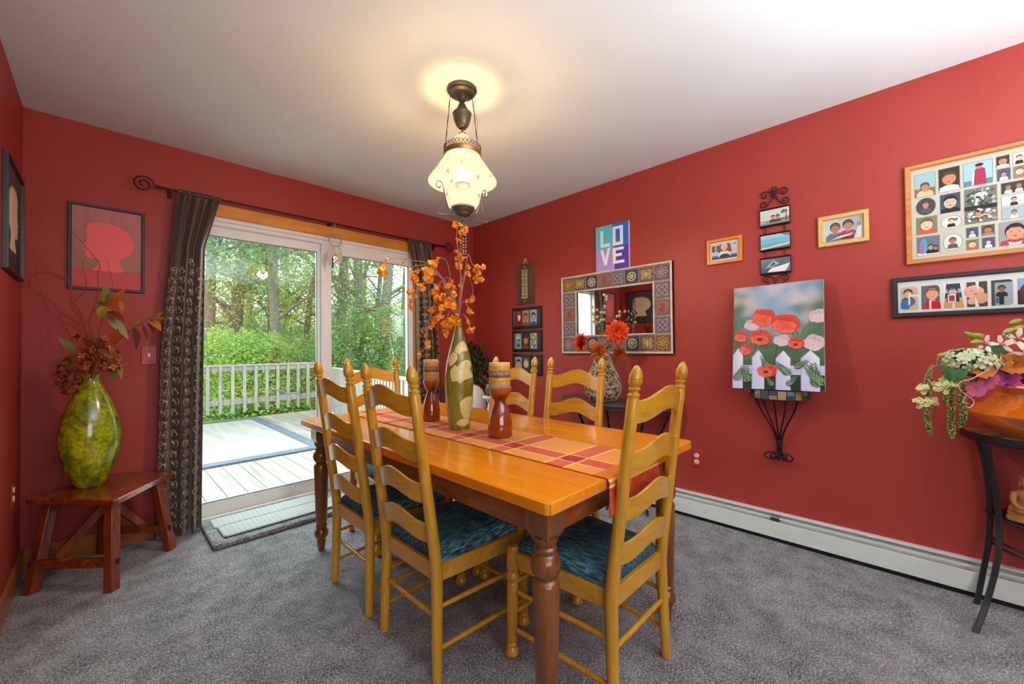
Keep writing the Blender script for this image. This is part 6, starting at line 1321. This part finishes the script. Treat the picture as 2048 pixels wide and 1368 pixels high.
rl = thing('deck_railing', 'weathered white wooden railing along the far edge of the deck', 'railing', (0, 7.9, DKZ))
def zr(z): return z-DKZ
MB().box(-3.9, 2.98, -.045, .045, zr(.905)-.028, zr(.905)).build('top_rail', m_rail, rl, bevel=.004)
MB().box(-3.9, 2.98, -.02, .015, zr(.255), zr(.340)).build('bottom_rail', m_rail, rl)
MB().box(-3.9, 2.98, -.02, .015, zr(.80), zr(.876)).build('upper_rail', m_rail, rl)
x = 1.12-.147*20
while x < 2.85:
    MB().box(x-.020, x+.020, -.058, -.0205, zr(.125), zr(.876)).build('baluster', m_rail, rl); x += .165
for x in (2.93, .55, -1.9): MB().box(x-.045, x+.045, -.02, .07, 0 if x > 2 else -.3, zr(.875)).build('post', m_rail, rl)
sr = thing('deck_railing', 'weathered railing on the right side of the deck, seen through the right glass pane', 'railing', (2.73, 5.9, DKZ), -.155)
L_ = 1.95
MB().box(-.05, .05, -L_, L_, zr(.805)-.028, zr(.805)).build('top_rail', m_rail, sr, bevel=.004); MB().box(-.015, .02, -L_, L_, zr(.70), zr(.776)).build('upper_rail', m_rail, sr); MB().box(-.015, .02, -L_, L_, zr(.10), zr(.18)).build('bottom_rail', m_rail, sr)
y = -L_+.05
while y < L_: MB().box(-.06, -.0155, y-.034, y+.034, zr(.02), zr(.776)).build('baluster', m_rail, sr); y += .112
for y in (-L_+.05, L_-.05): MB().box(-.0, .09, y-.045, y+.045, 0, zr(.776)).build('post', m_rail, sr)
# outdoor rug
t = NT('pale_outdoor_rug'); m_rugc = t.base(t.ramp(t.noise(t.obj((8, .6, 8)), 2, 4), [(.3, '#9fa097'), (.7, '#b6b5ac')]), .8, spec=.2)
m_rugb = plain('blue_grey_border', '#5f6f7c', .7, var=.15)
rg = thing('outdoor_rug', 'pale outdoor rug with a blue-grey border lying on the deck', 'rug', (.45, 6.6, DKZ))
MB().box(-1.9, 1.32, -1.42, 1.45, .001, .012).build('rug_field', m_rugc, rg); 
MB().box(-2.04, 1.45, -1.57, -1.42, .001, .022).box(1.32, 1.45, -1.42, 1.45, .001, .022).box(-2.04, -1.9, -1.42, 1.45, .001, .022).box(-2.04, 1.45, 1.45, 1.58, .001, .022).build('rug_border', m_rugb, rg)
br_ = thing('bent_pole', 'bent pale blue pole resting across the deck railing balusters', 'pole', tuple(at(575, 785, 6.9))); c0 = Vector(br_.location)
MB().tube(bez([at(a_, b_, D_)-c0 for a_, b_, D_ in ((545, 777, 6.55), (562, 782, 6.75), (577, 788, 6.95), (590, 786, 7.05), (606, 792, 7.2))], 5), .016, 8).build('pole', plain('pale_blue_metal', '#8d93a8', .4), br_)
# lawn
t = NT('lawn'); v = t.geo(); n1 = t.noise(v, 7, 5, .7); n2 = t.noise(v, .5, 3); m_lawn = t.base(t.mix(.4, t.ramp(n1, [(.3, '#3f6a1e'), (.6, '#7fae3c'), (.8, '#a3c95a')]), t.ramp(n2, [(.4, '#4f7c28'), (.6, '#9cc452')])), .9, spec=.1); t.bump(n1, 1, .05)
struct(MB().box(-40, 60, YB+.2, 70, -1.0, -.55).build('lawn_ground', m_lawn))
struct(MB().box(-40, 60, -40, YB+.13, -1.0, -.62).build('yard_ground', m_lawn))
def leafmat(name, a_, b_, c_):
    t = NT(name); o_ = t.n('ShaderNodeAttribute'); o_.attribute_name = 'Col'
    cc = t.ramp(t.n('ShaderNodeNewGeometry').outputs['Random Per Island'], [(0, a_), (.5, b_), (1, c_)])
    t.base(cc, .55, spec=.25); tl = t.n('ShaderNodeBsdfTranslucent'); t.l(cc, tl.inputs[0]); mx = t.n('ShaderNodeMixShader'); mx.inputs[0].default_value = .45; t.l(t.p.outputs[0], mx.inputs[1]); t.l(tl.outputs[0], mx.inputs[2]); t.l(mx.outputs[0], t.out.inputs[0]); return t.m
LM = [leafmat('maple_leaves', '#6c9a48', '#a3c763', '#d6e29a'), leafmat('deep_leaves', '#557f48', '#82ab62', '#b4cf8a'), leafmat('yellow_green_leaves', '#a9b852', '#ccd878', '#ece49c'), leafmat('pale_shrub_leaves', '#96c05a', '#bcdc7c', '#dfeeaa'), leafmat('blue_green_leaves', '#64907a', '#8cb498', '#b8d4ba')]
m_bark = plain('grey_bark', '#88867a', .9, var=.3, bump=.8, bs=20)
def gpos(px, D): p = at(px, 700, D); return p.x, p.y
def tree(name, label, px, D, h, tr, crowns, lm, n, ls, seed, lean=0, group=None, bare=.0):
    rnd = random.Random(seed); x, y = gpos(px, D); o = thing(name, label, 'tree', (x, y, -.56), group=group)
    trunk = bez([(0, 0, 0), (lean*.2+rnd.uniform(-.1, .1), 0, h*.33), (lean*.55+rnd.uniform(-.15, .15), rnd.uniform(-.2, .2), h*.66), (lean, 0, h)], 7)
    MB().tube(trunk, lambda q: tr*(1-.62*q), 9).build('trunk', m_bark, o)
    tips = []; m = MB()
    for k in range(11):
        i = int(len(trunk)*(.28+.68*k/11)); b = trunk[min(i, len(trunk)-1)]; a_ = rnd.uniform(0, 2*pi); L_ = rnd.uniform(.9, 2.2)*h/8; e = b+Vector((cos(a_)*L_, sin(a_)*L_, rnd.uniform(.1, 1.5)*L_*.6)); mid = (b+e)/2+Vector((rnd.uniform(-.2, .2), rnd.uniform(-.2, .2), rnd.uniform(-.1, .3)))
        cur = bez([b, mid, e], 5); m.tube(cur, lambda q: tr*.34*(1-.75*q), 5); tips += [cur[-1], cur[-3], mid]
        for q in range(2): e2 = mid+Vector((rnd.uniform(-1, 1), rnd.uniform(-1, 1), rnd.uniform(-.2, .9)))*L_*.6; m.tube([mid, (mid+e2)/2+Vector((0, 0, .08)), e2], lambda q_: tr*.14*(1-.6*q_), 4); tips.append(e2)
    m.build('branches', m_bark, o)
    vs = []; fs = []
    zlo, zhi, rad = crowns; cl = []
    for k in range(int(n/55)):
        if rnd.random() < .6: c = tips[rnd.randrange(len(tips))]+Vector([rnd.gauss(0, .35) for _ in range(3)])
        else: a_ = rnd.uniform(0, 2*pi); r_ = rad*sqrt(rnd.random()); c = Vector((lean*.5+r_*cos(a_), r_*sin(a_), rnd.uniform(zlo, zhi)))
        if c.z < zlo: c.z = zlo+rnd.random()
        sc = rnd.uniform(.25, .6)
        for j in range(55):
            p = c+Vector((rnd.gauss(0, sc), rnd.gauss(0, sc), rnd.gauss(0, sc*.55))); d = Vector([rnd.gauss(0, 1) for _ in range(3)]).normalized(); s = d.orthogonal().normalized(); l = ls*rnd.uniform(.6, 1.25)
            i0 = len(vs); vs += [p, p+d*l*.5+s*l*.33, p+d*l, p+d*l*.5-s*l*.33]; fs.append((i0, i0+1, i0+2, i0+3))
    mm = MB(); mm.v = [tuple(q) for q in vs]; mm.f = fs; mm.mi = [0]*len(fs); mm.c = [None]*len(fs); mm.build('foliage', LM[lm], o, flip=False)
TR = [
 ('maple_tree', 'leafy tree with a thick straight trunk at the left of the left glass pane', 470, 13, 9, .24, (1.6, 7, 2.2), 0, 6500, .11, .3),
 ('maple_tree', 'tree with the dark trunk in the middle of the left glass pane', 556, 11.5, 9, .17, (2.2, 7, 1.7), 1, 5500, .10, -.3),
 ('slim_tree', 'slim dark-trunked tree just left of the one in the middle of the left pane', 536, 12.8, 8, .10, (2.5, 8, 1.3), 2, 5000, .10, .2),
 ('slim_tree', 'slim tree beside the stile at the right of the left glass pane', 612, 14, 9, .12, (2.4, 6, 1.6), 2, 3500, .11, .9),
 ('maple_tree', 'big leafy tree hidden partly by the left curtain edge', 418, 12, 9, .18, (1.2, 8, 2.0), 4, 7000, .11, .2),
 ('bare_tree', 'tree with the leftmost grey trunk in the right glass pane', 684, 13.5, 10, .20, (2.2, 3.8, 1.4), 1, 1700, .09, .3),
 ('bare_tree', 'tree with the tall dark trunk left of centre in the right glass pane', 712, 12.5, 10, .19, (1.6, 3.6, 1.1), 4, 1500, .09, .1),
 ('bare_tree', 'tree with the forked leaning trunk at the right of the right glass pane', 762, 12, 10, .18, (1.8, 5.5, 1.8), 0, 2200, .09, 1.1),
 ('bare_tree', 'thin leaning tree in the middle of the right glass pane', 742, 14.5, 10, .11, (2.0, 4, 1.2), 4, 1200, .09, 1.4),
 ('distant_tree', 'distant tree seen behind the right curtain edge', 812, 17, 9, .16, (1.6, 6.5, 2.0), 1, 3500, .12, 0),
 ('distant_tree', 'distant pale tree far behind the left pane', 500, 20, 10, .2, (1.0, 6.5, 3.6), 4, 7000, .16, 0),
 ('distant_tree', 'distant pale tree far behind the stile between the panes', 640, 21, 10, .2, (.8, 4.2, 3.6), 0, 5000, .16, 0),
 ('distant_tree', 'distant low tree at the back of the yard in the right pane', 735, 22, 7, .2, (.4, 3.4, 4.2), 0, 6000, .15, 0),
 ('distant_tree', 'distant yellowish tree at the back of the yard behind the left pane', 570, 22, 9, .2, (.6, 5.5, 4.0), 2, 6500, .16, 0)]
for k, (nm, lb, px, D, h, tr_, cr, lm, n, ls, ln) in enumerate(TR): tree(nm, lb, px, D, h, tr_, cr, lm, n, ls, 40+k, ln)
def shrub(name, label, px, D, w_, h, lm, n, ls, seed, up=.5):
    rnd = random.Random(seed); x, y = gpos(px, D); o = thing(name, label, 'shrub', (x, y, -.56)); m = MB()
    for k in range(9): a_ = rnd.uniform(0, 6.3); m.tube([(0, 0, 0), (w_*.3*cos(a_), w_*.3*sin(a_), h*.5), (w_*.5*cos(a_), w_*.5*sin(a_), h*.85)], .018, 5)
    m.build('stems', m_bark, o); m = MB()
    for k in range(n):
        a_ = rnd.uniform(0, 2*pi); el = rnd.random()**.7; r_ = w_*sqrt(rnd.random())*(1-.5*el*el); z = h*el*(1+.12*sin(a_*3)); p = Vector((r_*cos(a_), r_*sin(a_), z)); d = Vector((rnd.gauss(0, 1), rnd.gauss(0, 1), up+rnd.gauss(0, .7))).normalized(); s = d.orthogonal().normalized(); l = ls*rnd.uniform(.6, 1.3)
        m.add([p, p+d*l*.5+s*l*.22, p+d*l, p+d*l*.5-s*l*.22], [(0, 1, 2, 3)])
    m.build('foliage', LM[lm], o, flip=False)
SH = [('tall pale green shrub beyond the railing at the left edge of the door', 425, 10.6, 1.3, 2.05, 3, .10), ('light green shrub beyond the railing left of the middle of the left pane', 480, 10.8, 1.2, 2.0, 3, .10), ('rounded light green shrub beyond the railing in the middle of the left pane', 535, 11.0, 1.2, 1.95, 3, .10),
      ('yellow-green shrub beyond the railing at the right of the left pane', 592, 11.2, 1.2, 1.8, 2, .10), ('green shrub behind the stile between the panes', 645, 10.6, 1.3, 1.9, 1, .09), ('bushy olive shrub at the left of the right glass pane', 695, 11.5, 1.4, 2.6, 1, .09),
      ('large olive-green bush in the middle of the right glass pane', 765, 12.5, 1.8, 3.0, 0, .09), ('bush behind the right curtain edge', 815, 11.5, 1.5, 2.6, 1, .09), ('low bush at the back of the lawn in the left pane', 450, 15, 2.2, 2.6, 2, .12), ('low dark bush at the back of the lawn behind the middle trunk', 560, 15.5, 2.4, 2.4, 1, .12),
      ('far dense hedge at the back of the yard at the left edge of the door', 425, 24, 4.2, 4.2, 0, .2), ('far dense hedge at the back of the yard in the middle of the left pane', 520, 26, 4.6, 4.0, 1, .2), ('far hedge at the back of the yard behind the stile', 640, 26, 4.6, 3.4, 0, .2), ('far hedge at the back of the yard in the right pane', 750, 27, 4.8, 3.2, 1, .2)]
for k, (lb, px, D, w_, h, lm, ls) in enumerate(SH): shrub('garden_shrub', lb, px, D, w_, h, lm, 5200, ls, 70+k)
# small patio umbrella far in the yard
x, y = gpos(738, 19); um = thing('garden_umbrella', 'small white garden umbrella far away in the yard, seen in the right pane', 'umbrella', (x, y, -.56))
MB().tube([(0, 0, 0), (0, 0, 1.9)], .03, 8).build('pole', m_white, um); MB().lathe([(1.0, 1.45), (.7, 1.66), (.3, 1.84), (.01, 1.92), (.01, 1.90), (.69, 1.64)], (0, 0, 0), 10).build('canopy', m_white, um)

# ------------------------------------------------------------------ light
W = bpy.data.worlds.new('overcast'); SC.world = W; W.use_nodes = True; nt = W.node_tree; nt.nodes.clear()
o_ = nt.nodes.new('ShaderNodeOutputWorld'); b_ = nt.nodes.new('ShaderNodeBackground'); tc = nt.nodes.new('ShaderNodeTexCoord'); sp = nt.nodes.new('ShaderNodeSeparateXYZ'); rp = nt.nodes.new('ShaderNodeValToRGB')
nt.links.new(tc.outputs['Generated'], sp.inputs[0]); nt.links.new(sp.outputs[2], rp.inputs[0]); rp.color_ramp.elements[0].position = .0; rp.color_ramp.elements[0].color = (.95, .98, 1, 1); rp.color_ramp.elements[1].position = .7; rp.color_ramp.elements[1].color = (.86, .93, 1, 1)
nt.links.new(rp.outputs[0], b_.inputs[0]); b_.inputs[1].default_value = WORLD_S; nt.links.new(b_.outputs[0], o_.inputs[0])
def area(name, loc, rot, sx, sy, e, col, portal=False):
    l = bpy.data.lights.new(name, 'AREA'); l.shape = 'RECTANGLE'; l.size = sx; l.size_y = sy; l.energy = e; l.color = col; l.cycles.is_portal = portal
    o = bpy.data.objects.new(name, l); COL.objects.link(o); o.location = loc; o.rotation_euler = rot; return o
area('rear_window_fill', (-.9, RY+.03, 1.43), (radians(90), 0, 0), 2.9, 1.3, WIN_FILL_E, (.93, .97, 1))  # fill lamp added just inside the invented rear window
area('bounce_fill', (1.1, -1.2, 1.3), (radians(180), 0, 0), 1.3, 1.3, BOUNCE_E, (.92, .97, 1))  # added fill aimed up at the ceiling, stands in for a bounced flash
area('daylight_door', (1.3, YB+1.75, 3.1), (radians(-42), 0, 0), 3.2, 1.8, DOOR_E, (.90, .96, 1))
l = bpy.data.lights.new('pendant_bulb', 'POINT'); l.energy = LAMP_E; l.color = (1, .90, .80); l.shadow_soft_size = .05
o = bpy.data.objects.new('pendant_bulb', l); COL.objects.link(o); o.location = (LXc, LYc, 1.995)
# ------------------------------------------------------------------ camera
cd = bpy.data.cameras.new('camera'); cd.sensor_width = 36; cd.lens = CF/2048*36; cd.clip_start = .02; cd.clip_end = 200
co = bpy.data.objects.new('camera', cd); COL.objects.link(co); co.location = (0, 0, CH)
M = Matrix((_r2, _u2, -_f)).transposed(); co.rotation_euler = M.to_euler(); SC.camera = co
SC.view_settings.view_transform = 'Standard'; SC.view_settings.look = 'None'; SC.view_settings.gamma = 1; SC.view_settings.use_curve_mapping = False; SC.view_settings.exposure = EXPO
SC.cycles.max_bounces = 10; SC.cycles.diffuse_bounces = 5; SC.cycles.transparent_max_bounces = 24; SC.cycles.caustics_reflective = False; SC.cycles.caustics_refractive = False; SC.cycles.sample_clamp_indirect = 6
SC.cycles.use_denoising = True
